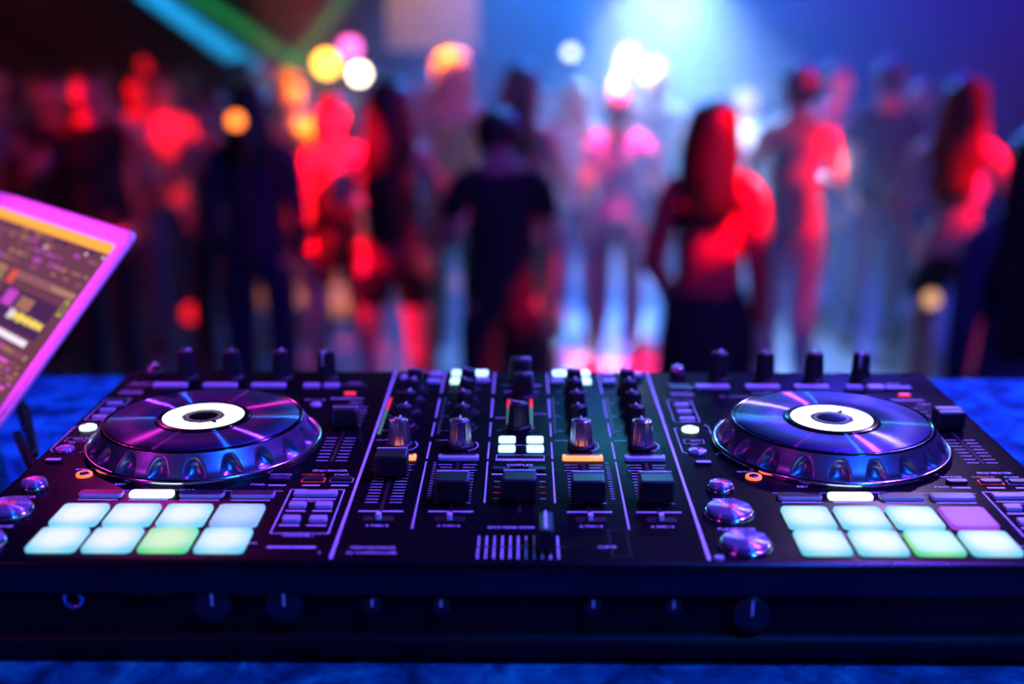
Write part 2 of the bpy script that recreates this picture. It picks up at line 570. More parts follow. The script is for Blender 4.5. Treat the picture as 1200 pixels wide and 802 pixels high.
# front panel sockets and trimmers
for x in (-0.278, -0.240):
    s_ = MB()
    for r, y in ((0.0055, 0), (0.004, -0.0005)):
        n = 24
    s_.lathe(0, 0, 0, [(0.0068, 0), (0.0068, 0.002), (0.0052, 0.0028), (0.0042, 0.0022), (0.0038, -0.004)], M['chrome'] if x < -0.25 else M['chassis'], 28, cap=False)
    o = s_.build('headphone_socket', ct, (x, Y0 + 0.0102, H - 0.030))
    o.rotation_euler = (radians(90), 0, 0)
for x, r in ((-0.190, 0.0125), (-0.146, 0.0125), (-0.092, 0.006), (-0.050, 0.006), (0.043, 0.006), (0.092, 0.006), (0.140, 0.0125)):
    o = MB().lathe(0, 0, 0, [(r, 0), (r, 0.006), (r * 0.92, 0.009), (r * 0.86, 0.0095)], M['cap'], 36, rib=(18, 0.05, 0, 0.007)).build('trim_knob', ct, (x, Y0 + 0.0102, H - 0.030 - (0.005 if x > 0.1 else 0)))
    MB().box(-0.0006, 0.0, 0.0094, 0.0006, r * 0.8, 0.0099, M['indicator']).build('indicator_line', o)
    o.rotation_euler = (radians(90), 0, 0)


def knob(x, y, r, h, ang, name='rotary_knob', m=None, base=True, label=None, ribs=18):
    m = m or M['rubber']
    k = MB()
    if base:
        k.lathe(0, 0, 0, [(r * 1.22, 0), (r * 1.22, 0.002), (r * 1.06, 0.0035)], M['rubber'], 36)
    k.lathe(0, 0, 0.002, [(r * 1.06, 0), (r * 0.98, h * 0.5), (r * 0.92, h - 0.0035), (r * 0.86, h - 0.002)], m, ribs * 4, rib=(ribs, 0.07, 0, h - 0.003), cap=False)
    k.lathe(0, 0, 0.002, [(r * 0.86, h - 0.002), (r * 0.74, h - 0.0024), (r * 0.70, h - 0.0018), (0.0001, h - 0.0016)], m, ribs * 4, cap=False)
    o = k.build(name, ct, (x, y, H), label)
    o.rotation_euler = (0, 0, radians(ang))
    b_ = MB()
    b_.box(-0.0007, r * 0.12, h, 0.0007, r * 0.93, h + 0.0012, M['indicator'], 0.0002, 1)
    b_.box(-0.0007, r * 0.86, h * 0.55, 0.0007, r * 1.0, h + 0.0004, M['indicator'], 0.0002, 1)
    b_.build('indicator_line', o)
    return o


def button(name, x, y, w_, d_, m, top=None, h=0.0022, r=0.0012, label=None):
    return MB().rrect(0, 0, w_, d_, 0, h, r, m, top, 0.0005).build(name, ct, (x, y, H), label)


def ring_scale(x, y, r, n=11):
    for i in range(n):
        a = radians(-225 + 270 * i / (n - 1) + 180 - 180)
        a = radians(225 - 270 * i / (n - 1))
        P.line(x + cos(a) * r, y + sin(a) * r, x + cos(a) * (r + 0.0014), y + sin(a) * (r + 0.0014), 0.0005, zp, M['print'])


def make_deck(dx, lit_pads, side):
    jx, jy = -0.244 + dx, 0.887
    # jog wheel ------------------------------------------------------------
    j = MB()
    j.lathe(0, 0, 0, [(0.0885, 0), (0.0890, 0.003), (0.0882, 0.0048), (0.0868, 0.0052), (0.0856, 0.0046), (0.0850, 0.003)], M['chrome'], 120, cap=False)
    # scalloped side
    n = 480
    prof = [(0.0848, 0.002), (0.0846, 0.0030), (0.0845, 0.0040), (0.0840, 0.0062), (0.0829, 0.0085), (0.0815, 0.0105), (0.0800, 0.0128), (0.0786, 0.0150), (0.0774, 0.0170), (0.0765, 0.0185), (0.0756, 0.0200)]
    vs, fs = [], []
    for r, z in prof:
        for i in range(n):
            a = 2 * pi * i / n
            t = (a * 20 / (2 * pi)) % 1.0
            e = abs(t - 0.5)
            dip = 0.0
            wz = 0.27 * math.sqrt(max(0.0, min(1.0, (0.0168 - z) / 0.0075)))
            if wz > 0.01 and e < wz and z > 0.003:
                dip = 0.0062 * (1 - (e / wz) ** 2) ** 0.6 * min(1, (z - 0.002) / 0.003) * min(1, (0.0175 - z) / 0.006)
            k = r - dip
            vs.append((k * cos(a), k * sin(a), z))
    for k in range(len(prof) - 1):
        for i in range(n):
            q = (i + 1) % n
            fs.append((k * n + i, k * n + q, (k + 1) * n + q, (k + 1) * n + i))
    j.add(vs, fs, M['jog_side'], True)
    j.lathe(0, 0, 0, [(0.0756, 0.0200), (0.0750, 0.0212), (0.0738, 0.0214), (0.0728, 0.0205), (0.0722, 0.0203), (0.0715, 0.0212), (0.036, 0.0212)], M['gloss_black'], 120, cap=False)
    jog = j.build('jog_wheel', ct, (jx, jy, H), 'large silver-sided jog wheel with turned dark plate')
    pl = MB()
    pl.lathe(0, 0, 0, [(0.0718, 0.0209), (0.0712, 0.0216), (0.0365, 0.0216), (0.036, 0.0212)], M['jog_plate'], 128, cap=False)
    pl.build('jog_plate', jog)
    dsp = MB()
    dsp.lathe(0, 0, 0, [(0.0352, 0.0210), (0.0352, 0.0222), (0.0345, 0.0224), (0.0001, 0.0220)], M['gloss_black'], 96, cap=False)
    n = 96
    vs = []
    fs = []
    for i in range(n):
        a = 2 * pi * i / n
        k = 0.0145 + 0.0010 * random.random() + (0.0030 if i % 2 else 0)
        vs += [(0.0305 * cos(a), 0.0305 * sin(a), 0.0226), (k * cos(a), k * sin(a), 0.0226)]
    gap = 86 if side == 'L' else 20
    for i in range(n):
        q = (i + 1) % n
        fs.append((2 * i, 2 * q, 2 * q + 1, 2 * i + 1))
    dsp.add(vs, fs, M['ring'])
    # dark playhead notch and faint inner ticks
    for t in range(36):
        a = 2 * pi * t / 36
        dsp.line(0.011 * cos(a), 0.011 * sin(a), 0.0138 * cos(a), 0.0138 * sin(a), 0.0005, 0.0227, M['ring_tick'])
    ga = radians(-50 if side == 'L' else 55)
    dsp.line(0.014 * cos(ga), 0.014 * sin(ga), 0.021 * cos(ga), 0.021 * sin(ga), 0.003, 0.0228, M['gloss_black'])
    dsp.build('jog_display', jog, label='white glowing ring display')

    # pads --------------------------------------------------------------------
    for row in range(2):
        for k in range(4):
            mm = lit_pads[row][k]
            MB().rrect(0, 0, 0.0308, 0.0335, 0, 0.0030, 0.0035, M[mm], None, 0.001).build(
                'performance_pad', ct, (-0.2915 + dx + 0.0347 * k - (0.0 if row else 0.0), 0.7465 - 0.0390 * row, H),
                {'pad_white': 'pad glowing white', 'pad_green': 'pad glowing pale green', 'pad_violet': 'pad glowing violet', 'pad_pale': 'pad glowing pale blue'}[mm])
    for k in range(4):
        x = -0.2895 + dx + 0.0347 * k
        lit = k == 1
        o = button('pad_mode_button', x, 0.7835, 0.030, 0.0100, M['lit_white'] if lit else M['btn'], M['lit_white'] if lit else M['btn_dark'], 0.0025, 0.003,
                   'pad mode button glowing white' if lit else None)
        P.quad(x - 0.0135, 0.7740, x + 0.0135, 0.7758, zp, M['print'])
    for k, s_ in enumerate(('HOT CUE', 'PAD FX', 'SLICER', 'SAMPLER')):
        x = -0.2895 + dx + 0.0347 * k
    TEXT.append(('PAD MODE', -0.2375 + dx, 0.7925, 0.0045, 1.3))
    printed(-0.306 + dx, 0.7915, -0.25 + dx, 0.7915)
    printed(-0.222 + dx, 0.7915, -0.166 + dx, 0.7915)
    TEXT.append(('REV', -0.283 + dx, 0.803, 0.0048, 1.5))
    TEXT.append(('FWD', -0.186 + dx, 0.803, 0.0048, 1.5))

    # transport ---------------------------------------------------------------
    def round_button(name, x, y, r, txt, tm, size, label):
        b_ = MB()
        b_.lathe(0, 0, 0, [(r * 1.13, 0), (r * 1.13, 0.0015), (r * 1.04, 0.003), (r * 1.0, 0.003)], M['chrome'], 48, cap=False)
        o = b_.build(name, ct, (x, y, H), label)
        t_ = MB().lathe(0, 0, 0, [(r * 1.0, 0.001), (r * 0.98, 0.0048), (r * 0.93, 0.0056), (0.0001, 0.0060)], M['turned_button'], 64, cap=False)
        t_.build('button_face', o)
        if txt:
            g = MB()
            if txt == 'PP':
                g.add([(-r * 0.42, -0.0016, 0.0064), (-r * 0.42, 0.0016, 0.0064), (-r * 0.2, 0, 0.0064)], [(0, 2, 1)], tm)
                g.quad(r * 0.16, -0.0015, r * 0.24, 0.0015, 0.0064, tm)
                g.quad(r * 0.33, -0.0015, r * 0.41, 0.0015, 0.0064, tm)
            else:
                put_text(g, [(txt, 0, 0, size, 1.2)], 0.0064, tm)
            g.build('button_lettering', o)
        return o
    bx = -0.341 + dx
    round_button('shift_button', bx, 0.797, 0.0085, 'SHIFT', M['lit_red'], 0.0045, None)
    round_button('cue_button', bx - 0.001, 0.7545, 0.0150, 'CUE', M['lit_red'], 0.0072, 'round cue button with red lettering')
    round_button('play_pause_button', bx + 0.001, 0.7040, 0.0150, 'PP', M['indicator'], 0.006, None)
    TEXT.append(('MASTER', bx, 0.7795, 0.0050, 1.35))
    TEXT.append(('PLAY/PAUSE', bx, 0.7300, 0.0056, 1.25))
    button('grid_button', bx - 0.018 if dx > 0 else bx + 0.012, 0.686, 0.006, 0.004, M['btn'], None, 0.002, 0.0018)

    # left column -------------------------------------------------------------
    lx = -0.347 + dx
    o = MB().lathe(0, 0, 0, [(0.0066, 0), (0.0066, 0.0018), (0.0055, 0.0024), (0.0001, 0.0025)], M['lit_white'], 40, cap=False).build('vinyl_button', ct, (lx + 0.001, 0.921, H), 'small round button glowing white')
    g = MB()
    g.add([(-0.0048, 0, 0.0028), (-0.0014, 0.0026, 0.0028), (-0.0014, -0.0026, 0.0028)], [(0, 2, 1)], M['slot'])
    g.add([(0.0048, 0, 0.0028), (0.0014, 0.0026, 0.0028), (0.0014, -0.0026, 0.0028)], [(0, 1, 2)], M['slot'])
    g.build('button_lettering', o)
    MB().lathe(0, 0, 0, [(0.0070, 0), (0.0070, 0.0016), (0.0060, 0.0022), (0.0048, 0.0014), (0.0040, 0.0022), (0.0001, 0.0024)], M['turned_button'], 40, cap=False).build('slip_button', ct, (lx, 0.872, H))
    MB().rrect(0, 0, 0.012, 0.0055, 0, 0.0022, 0.0015, M['btn_dark'], M['btn'], 0.0005).build('key_lock_button', ct, (lx + 0.001, 0.847, H))
    MB().lathe(0, 0, 0, [(0.0058, 0), (0.0058, 0.0016), (0.0050, 0.0022), (0.0036, 0.0015)], M['lit_orange'], 36, cap=False).lathe(0, 0, 0, [(0.0036, 0.0012), (0.0030, 0.0022), (0.0001, 0.0022)], M['btn_dark'], 30, cap=False).build(
        'quantize_button', ct, (-0.314 + dx, 0.820, H), 'small round button glowing orange')
    TEXT.append(('QUANTIZE', -0.316 + dx, 0.8315, 0.0040, 1.3))
    TEXT.append(('VINYL', lx + 0.002, 0.896, 0.0036, 1.3))
    TEXT.append(('SLIP', lx - 0.013 if False else lx + 0.0, 0.8985 - 0.011, 0.0036, 1.3))
    # bracket outlines round the column
    printed(lx - 0.0085, 0.925, lx - 0.0110, 0.925)
    printed(lx - 0.0110, 0.925, lx - 0.0110, 0.872)
    printed(lx - 0.0110, 0.872, lx - 0.0075, 0.868)
    printed(lx + 0.0140, 0.935, lx + 0.0165, 0.930)
    printed(lx + 0.0165, 0.930, lx + 0.0165, 0.872)
    printed(lx + 0.0165, 0.872, lx + 0.0135, 0.866)
    P.frame(lx - 0.007, 0.8905, lx + 0.008, 0.8995, 0.0005, zp, M['print'])
    # boxed group of small buttons behind
    P.frame(lx - 0.0090, 0.941, lx + 0.0115, 0.998, 0.0006, zp, M['print'])
    for y in (0.984, 0.966, 0.948):
        button('deck_setting_button', lx + 0.002, y, 0.0125, 0.0050, M['btn'], None, 0.0018, 0.001)
        P.quad(lx - 0.004, y - 0.0062, lx + 0.007, y - 0.0050, zp, M['print'])
    button('load_button', lx + 0.008, 1.030, 0.022, 0.0070, M['btn_dark'], None, 0.002, 0.003)
    P.quad(lx - 0.004, 1.0120, lx + 0.017, 1.0138, zp, M['print'])
    TEXT.append(('GRID ADJUST', lx + 0.007, 1.042, 0.0045, 1.1))
    TEXT.append(('DECK SELECT', lx + 0.006, 1.020, 0.0045, 1.1))

    # back row: four tall knobs and a row of effect buttons
    for k, kx in enumerate((-0.303, -0.2615, -0.218, -0.1765)):
        knob(kx + dx, 1.0565, 0.0080, 0.026, (-20, 10, -5, 160)[k] if dx < 1 else 0, 'effect_knob')
    for k, bx_ in enumerate((-0.312, -0.268, -0.225)):
        button('effect_button', bx_ + dx, 1.034, 0.030, 0.0085, M['btn'], None, 0.0025, 0.0015)
    for bx_ in (-0.187, -0.169):
        button('effect_button', bx_ + dx, 1.034, 0.0145, 0.0085, M['btn'], None, 0.0025, 0.0015)
    TEXT.append(('LEVEL/DEPTH', -0.268 + dx, 1.020, 0.0048, 1.3))
    printed(-0.31 + dx, 1.0085, -0.24 + dx, 1.0085)
    knob(-0.3375 + dx, 1.073, 0.006, 0.008, 0, 'browse_knob', M['chrome'], base=True)
    # small led and label block to the right of the knobs
    button('jog_feel_button', -0.150 + dx, 1.032, 0.024, 0.0080, M['btn_dark'], None, 0.002, 0.003)
    button('key_reset_button', -0.150 + dx, 1.012, 0.010, 0.0050, M['lit_red'], None, 0.002, 0.002, 'tiny red-lit button')
    P.quad(-0.165 + dx, 0.9990, -0.137 + dx, 1.0010, zp, M['print'])
    TEXT.append(('SYNC', -0.150 + dx, 1.045, 0.0055, 1.4))

    # tempo slider ----------------------------------------------------------
    tx = -0.1415 + dx
    if dx > 0:
        tx += 0.001
    P.quad(tx - 0.0012, 0.848, tx + 0.0012, 0.985, H + 0.0004, M['slot'])
    for i in range(6):
        y = 0.978 - i * 0.0095
        for a_, b_ in ((-0.0115, -0.0028), (0.0028, 0.0115)):
            P.line(tx + a_, y, tx + b_, y, 0.0009, zp, M['print'])
    for i in range(8):
        y = 0.900 - i * 0.0070
        for a_, b_ in ((-0.0115, -0.0028), (0.0028, 0.0115)):
            P.line(tx + a_, y, tx + b_, y, 0.0009, zp, M['print'])
    TEXT.append(('TEMPO', tx, 0.9885, 0.0042, 1.4))
    cp = MB()
    cp.rrect(0, 0, 0.020 if dx < 0.1 else 0.022, 0.018, 0.002, 0.016, 0.002, M['cap'], None, 0.0018)
    cp.box(-0.010, -0.0005, 0.0158, 0.010, 0.0005, 0.0166, M['indicator'])
    cp.build('tempo_slider', ct, (tx, 0.929, H))
    TEXT.append(('KEY LOCK', -0.1775 + dx, 0.9955, 0.0045, 1.3))
    MB().lathe(0, 0, 0, [(0.0048, 0), (0.0048, 0.0012), (0.004, 0.002), (0.0001, 0.002)], M['btn'], 30, cap=False).build('tempo_reset_button', ct, (-0.1745 + dx, 0.9815, H))

    # sequencer row ---------------------------------------------------------
    TEXT.append(('SEQUENCER', -0.1395 + dx, 0.8305, 0.0052, 1.35))
    TEXT.append(('CAPTURE', -0.1735 + dx, 0.8225, 0.0042, 1.35))
    RTEXT.append(('OVERDUB', -0.1505 + dx, 0.8225, 0.0042, 1.35))
    TEXT.append(('START', -0.1300 + dx, 0.8225, 0.0042, 1.35))
    for k, x in enumerate((-0.1725, -0.1485, -0.1285)):
        o = button('sequencer_button', x + dx, 0.8125, 0.0150, 0.0065, M['btn_dark'], None, 0.0022, 0.0022)
        if k:
            mm = M['lit_red'] if k == 1 else M['print']
            P.frame(x + dx - 0.0080, 0.8085, x + dx + 0.0080, 0.8165, 0.0006, zp, mm)
        P.quad(x + dx - 0.0062, 0.8010, x + dx + 0.0062, 0.8035, zp, M['print'])
    # loop section -----------------------------------------------------------
    P.frame(-0.1610 + dx, 0.7210, -0.1240 + dx, 0.7945, 0.0011, zp, M['print'])
    P.quad(-0.1500 + dx, 0.7930, -0.1350 + dx, 0.7960, zp + 0.0001, M['deck'])
    TEXT.append(('LOOP', -0.1425 + dx, 0.7945, 0.0046, 1.4))
    lxc = -0.1425 + dx
    button('auto_loop_button', lxc, 0.7855, 0.0300, 0.0075, M['btn'], None, 0.0025, 0.0018)
    P.quad(lxc - 0.0150, 0.7765, lxc + 0.0150, 0.7785, zp, M['print'])
    for y in (0.7655, 0.7420):
        for s2 in (-1, 1):
            button('loop_half_button' if s2 < 0 else 'loop_double_button', lxc + s2 * 0.0088, y, 0.0115, 0.0080, M['btn'], None, 0.0025, 0.0018)
            P.quad(lxc + s2 * 0.0088 - 0.0065, y - 0.0095, lxc + s2 * 0.0088 + 0.0065, y - 0.0072, zp, M['print'])
    TEXT.append(('BEAT', lxc, 0.7735, 0.0034, 1.4))
    TEXT.append(('PARAMETER 1', lxc, 0.7175, 0.0044, 1.15))
    P.quad(lxc - 0.0165, 0.6990, lxc + 0.0140, 0.7015, zp, M['print'])
    TEXT.append(('2', lxc + 0.0175, 0.6925, 0.0046, 1.4))
    printed(-0.176 + dx, 0.706, -0.166 + dx, 0.706)


make_deck(0.0, [['pad_white', 'pad_white', 'pad_white', 'pad_pale'], ['pad_white', 'pad_white', 'pad_green', 'pad_white']], 'L')
make_deck(DX, [['pad_white', 'pad_white', 'pad_white', 'pad_violet'], ['pad_white', 'pad_white', 'pad_green', 'pad_white']], 'R')

# ---- mixer -----------------------------------------------------------------
P.line(-0.1170, 0.6840, -0.1170, 1.0810, 0.0021, zp, M['print'])
P.line(0.1130, 0.6840, 0.1130, 1.0810, 0.0021, zp, M['print'])
for x, y0 in ((-0.0715, 0.729), (-0.0262, 0.772), (0.0215, 0.772), (0.0680, 0.729)):
    segs = [(y0, 0.850), (0.856, 0.892), (0.905, 0.938), (0.950, 1.000), (1.015, 1.078)]
    for a_, b_ in segs:
        P.line(x, a_, x, b_, 0.0012, zp, M['print'])
CH = [(-0.0945, '3'), (-0.0480, '1'), (0.0440, '2'), (0.0900, '4')]
ANG = [(-5, -12, -14, -20, 35), (0, 0, 25, 30, 40), (0, 8, 0, 0, 60), (0, 6, 10, 0, 50)]
for ci, (cx, num) in enumerate(CH):
    for k, (ky, r, h) in enumerate(((0.8845, 0.0085, 0.0215), (0.926, 0.0070, 0.0185), (0.962, 0.0070, 0.0185), (0.996, 0.0070, 0.0185), (1.026, 0.0070, 0.0185))):
        if k == 0:
            knob(cx, ky - 0.002, r, h, ANG[ci][k], 'filter_knob', M['chrome_knob'], label='silver filter knob with white mark', ribs=16)
            # printed arc at the right of the filter knob
            for i in range(7):
                a0, a1 = radians(-60 + i * 14), radians(-60 + (i + 1) * 14)
                P.line(cx + 0.0135 * cos(a0), ky + 0.0135 * sin(a0), cx + 0.0135 * cos(a1), ky + 0.0135 * sin(a1), 0.0008, zp, M['print'])
        else:
            knob(cx + 0.0, ky, r, h, ANG[ci][k], ('', 'low_knob', 'mid_knob', 'high_knob', 'trim_knob')[k])
            ring_scale(cx, ky, 0.0098)
    # cue button
    lit = ci in (0, 2)
    o = MB().rrect(0, 0, 0.0300, 0.0085, 0, 0.0025, 0.0016, M['lit_orange_hot'] if lit else M['btn'], M['lit_orange_hot'] if lit else M['btn'], 0.0006).build(
        'cue_button', ct, (cx, 0.8565, H), 'cue button glowing orange' if lit else None)
    MB().quad(-0.0128, 0.0004, 0.0128, 0.0030, 0.0027, M['btn_dark']).build('button_inlay', o)
    TEXT.append((num, cx, 0.8430, 0.0062, 1.5))
    TEXT.append(('3124'[ci] and 'TRIM', cx - 0.014, 1.0200, 0.0034, 1.3))
    for yy, s_ in ((0.993, 'HI'), (0.958, 'MID'), (0.922, 'LOW'), (0.9, 'COLOR')):
        TEXT.append((s_, cx - 0.0150, yy - 0.004, 0.0034, 1.3))
    # fader track and scale
    P.quad(cx - 0.0012, 0.755, cx + 0.0012, 0.848, H + 0.0004, M['slot'])
    for i in range(14):
        y = 0.8435 - i * 0.0055
        wdt = 0.0142 if i in (0, 2) else 0.0125
        P.line(cx - wdt, y, cx - 0.0040, y, 0.0008, zp, M['print'])
        P.line(cx + 0.0040, y, cx + wdt, y, 0.0008, zp, M['print'])
    fy = 0.823 if ci == 0 else 0.778
    cp = MB()
    cp.rrect(0, 0, 0.0235, 0.0190, 0.003, 0.0175, 0.0025, M['cap'], None, 0.0015)
    cp.box(-0.0110, 0.0072, 0.0170, 0.0110, 0.0084, 0.0181, M['indicator'])
    cp.box(-0.003, -0.002, -0.001, 0.003, 0.002, 0.004, M['steel'])
    cp.build('channel_fader', ct, (cx + (0.0 if ci else 0.0005), fy, H))
    # assign switch
    P.quad(cx - 0.0150, 0.7560, cx + 0.0150, 0.7580, zp, M['print'])
    sw = MB()
    sw.rrect(0, 0, 0.0200, 0.0075, 0, 0.0010, 0.0015, M['slot'], None, 0.0003)
    o = sw.build('crossfader_assign_switch', ct, (cx, 0.7435, H))
    MB().rrect(0, 0, 0.0034, 0.0052, 0.0008, 0.0050, 0.0010, M['indicator'], None, 0.0006).build('switch_tip', o)
    TEXT.append(('A THRU B', cx, 0.7335, 0.0046, 1.15))
    # level meter at the left of each channel's knobs
    lm = MB()
    for i in range(12):
        mm = M['led_off']
        if ci == 0:
            mm = M['lit_red'] if i >= 8 else M['lit_green']
        lm.box(-0.0011, i * 0.0078, 0, 0.0011, i * 0.0078 + 0.0050, 0.0008, mm)
    lm.build('level_meter', ct, (cx - 0.0190, 0.9140 - 0.004, H), 'channel meter with red and green leds lit' if ci == 0 else None)
# extra buttons behind the channels (effect assign)
for x, y, w_, lit in ((-0.0610, 1.0735, 0.0085, 1), (-0.0400, 1.0735, 0.0150, 1), (-0.0610, 1.0490, 0.0085, 1), (-0.0365, 1.0520, 0.0120, 0),
                      (0.0330, 1.0735, 0.0130, 1), (0.0560, 1.0735, 0.0085, 1), (0.0560, 1.0490, 0.0085, 1), (0.0300, 1.0500, 0.0110, 0),
                      (-0.1070, 1.0600, 0.0080, 0), (-0.0800, 1.0700, 0.0120, 0), (-0.0800, 1.0480, 0.0120, 0),
                      (0.0760, 1.0700, 0.0120, 0), (0.1030, 1.0700, 0.0090, 0), (0.0760, 1.0500, 0.0120, 0)):
    button('effect_assign_button', x, y, w_, 0.0120 if lit else 0.009, M['lit_cyan'] if lit else M['btn'], None, 0.0025, 0.0020, 'effect assign button glowing cyan white' if lit else None)
P.line(-0.098, 1.0790, -0.088, 1.0790, 0.0010, zp, M['print'])
# master column
knob(-0.0030, 1.0480, 0.0100, 0.022, -70, 'browse_knob', M['rubber'])
knob(-0.0005, 1.0050, 0.0085, 0.021, -75, 'master_level_knob', M['rubber'])
knob(-0.0035, 0.9260, 0.0085, 0.021, 55, 'headphone_mix_knob', M['btn_dark'])
ring_scale(-0.0005, 1.0050, 0.0118)
ring_scale(-0.0035, 0.9260, 0.0118)
for sx in (-0.0125, 0.0065):
    lm = MB()
    for i in range(10):
        lm.box(-0.0012, i * 0.0078, 0, 0.0012, i * 0.0078 + 0.0048, 0.0008, M['lit_red'] if i >= 7 else M['lit_green'])
    lm.build('master_level_meter', ct, (sx, 0.9230, H), 'meter with red leds lit')
R.line(-0.0090, 0.9995, 0.0040, 0.9995, 0.0010, zp, M['lit_red'])
P.quad(-0.0170, 1.0090 + 0.011, 0.0130, 1.0105 + 0.011, zp, M['print'])
P.quad(-0.0190, 1.0380, -0.0100, 1.0400, zp, M['print'])
P.quad(0.0060, 1.0380, 0.0160, 1.0400, zp, M['print'])
TEXT += [('MASTER', -0.0020, 1.0260, 0.0045, 1.3), ('BOOTH', 0.0140, 0.9600, 0.0038, 1.2), ('MIXING', -0.0180, 0.9500, 0.0036, 1.2), ('MIC', -0.0185, 0.9200, 0.0036, 1.2)]
for x in (-0.0125, 0.0090):
    for y, t_ in ((0.8950, 'INPUT'), (0.8750, 'SELECT')):
        o = button('sampler_slot_button', x, y, 0.0128, 0.0100, M['lit_cyan'], None, 0.0026, 0.0022, 'sampler slot button glowing cyan white')
        g = MB()
        put_text(g, [(t_, 0, 0.0008, 0.0032, 1.1)], 0.0028, M['slot'])
        g.build('button_lettering', o)
TEXT.append(('HOT CUE / BANK', -0.0020, 0.8850, 0.0034, 1.2))
P.frame(-0.0200, 0.8520, 0.0155, 0.8640, 0.0007, zp, M['print'])
P.quad(-0.0200, 0.8520, 0.0155, 0.8560, zp, M['print'])
TEXT.append(('SAMPLER', -0.0025, 0.8430, 0.0056, 1.35))
P.quad(-0.0225, 0.8235, -0.0095, 0.8260, zp, M['print'])
P.quad(0.0035, 0.8235, 0.0165, 0.8260, zp, M['print'])
button('sampler_cue_button', -0.0160, 0.8330, 0.0125, 0.006, M['btn_dark'])
button('sampler_volume_button', 0.0100, 0.8330, 0.0125, 0.006, M['btn_dark'])
for i, mm in enumerate(('print', 'print_red', 'print_red', 'print')):
    y = 0.8110 - i * 0.0105
    for a_, b_ in ((-0.0205, -0.0165), (0.0115, 0.0155)):
        P.line(a_, y, b_, y, 0.0009, zp, M[mm])
P.quad(-0.0037, 0.755, -0.0013, 0.815, H + 0.0004, M['slot'])
cp = MB()
cp.rrect(0, 0, 0.0235, 0.0190, 0.003, 0.0175, 0.0025, M['cap'], None, 0.0015)
cp.box(-0.0110, 0.0072, 0.0170, 0.0110, 0.0084, 0.0181, M['indicator'])
cp.build('sampler_fader', ct, (-0.0025, 0.780, H))
# crossfader
TEXT.append(('CROSS FADER ASSIGN', -0.0080, 0.7315, 0.0052, 0.92))
for i in range(11):
    x = -0.0278 + i * 0.00495
    for y0, y1 in ((0.7025, 0.7185), (0.6850, 0.7010)):
        P.line(x, y0, x, y1, 0.0011, zp, M['print'])
P.quad(-0.030, 0.7010, 0.026, 0.7028, H + 0.0004, M['slot'])
cp = MB()
cp.rrect(0, 0, 0.0100, 0.0300, 0.003, 0.0165, 0.0022, M['cap'], None, 0.0015)
cp.box(-0.0008, -0.012, 0.0162, 0.0008, 0.0148, 0.0172, M['indicator'])
cp.build('crossfader', ct, (0.0140, 0.7050, H))
TEXT.append(('CURVE', 0.0520, 0.7020, 0.0048, 1.2))
TEXT.append(('PERFORMANCE', -0.0930, 0.7000, 0.0050, 1.25))
TEXT.append(('DJ CONTROLLER', -0.0930, 0.6925, 0.0050, 1.25))
# fine tick rows right of the channels (effect send scale)
for i in range(16):
    P.line(0.0600, 0.780 + i * 0.0045, 0.0630, 0.780 + i * 0.0045, 0.0007, zp, M['print'])
    P.line(-0.0660 + 0.0, 0.780 + i * 0.0045, -0.0635, 0.780 + i * 0.0045, 0.0007, zp, M['print'])
P.frame(0.0545, 0.6885, 0.0660, 0.7280, 0.0008, zp, M['slot'])

put_text(P, TEXT, zp, M['print'])
put_text(R, RTEXT, zp, M['print_red'])
P.build('printed_legend', ct)
R.build('red_printed_legend', ct, label='red lettering with a faint glow of its own')

# ------------------------------------------------------------------ laptop
LW, LL = 0.36, 0.247
yaw = radians(-48)
Pc = Vector((-0.3554, 1.1036, EYE - 0.1977))
tilt = math.acos((Pc.z - (ZTAB + 0.017)) / LL)
e = Vector((cos(yaw), sin(yaw), 0))
nn = Vector((sin(yaw), -cos(yaw), 0))
hingeR = Pc + (nn * sin(tilt) - Vector((0, 0, 1)) * cos(tilt)) * LL
org = hingeR - e * LW
lp = thing('laptop', 'open silver laptop with music software on screen, left of the controller', 'laptop', (org.x, org.y, ZTAB), yaw)
b_ = MB()
b_.rrect(LW / 2, -LL / 2, LW, LL, 0.001, 0.016, 0.010, M['laptop_alu'], None, 0.001)
b_.build('base', lp)
kb = MB()
for r_ in range(6):
    for k in range(14):
        kb.box(0.037 + k * 0.0205, -0.030 - r_ * 0.019, 0.0160, 0.037 + k * 0.0205 + 0.0175, -0.030 - r_ * 0.019 + 0.0160, 0.0172, M['key'])
kb.build('keyboard', lp)
MB().rrect(LW / 2, -0.195, 0.105, 0.072, 0.0158, 0.0163, 0.004, M['laptop_alu'], None, 0.0001).build('trackpad', lp)
MB().tube([(0.03, 0.0, 0.012), (LW - 0.03, 0.0, 0.012)], 0.005, M['laptop_edge'], 12).build('hinge', lp)


def lidmesh(mb):
    """lid drawn lying flat (x right, y up the lid, z out of the screen), then stood up on its hinge"""
    a = pi / 2 - tilt
    out = []
    for x, y, z in mb.v:
        out.append((x, y * sin(tilt) - z * cos(tilt), y * cos(tilt) + z * sin(tilt)))
    mb.v = out
    return mb


lid = lidmesh(MB().rrect(LW / 2, LL / 2, LW, LL, -0.006, -0.0015, 0.010, M['laptop_alu'], None, 0.0008)
              .rrect(LW / 2, LL / 2, LW - 0.002, LL - 0.002, -0.0016, -0.0006, 0.009, M['laptop_edge'], None, 0.0002)
              .rrect(LW / 2, LL / 2, LW - 0.004, LL - 0.004, -0.0006, 0.0, 0.009, M['laptop_alu'], None, 0.0003)).build('lid', lp, (0, 0, 0.017))
lidmesh(MB().lathe(LW / 2, LL - 0.0095, 0.0003, [(0.0022, 0), (0.0020, 0.0001)], M['laptop_edge'], 16)
        .lathe(LW - 0.042, LL - 0.0095, 0.0003, [(0.0014, 0), (0.0013, 0.0001)], M['laptop_edge'], 16)).build('webcam', lid)


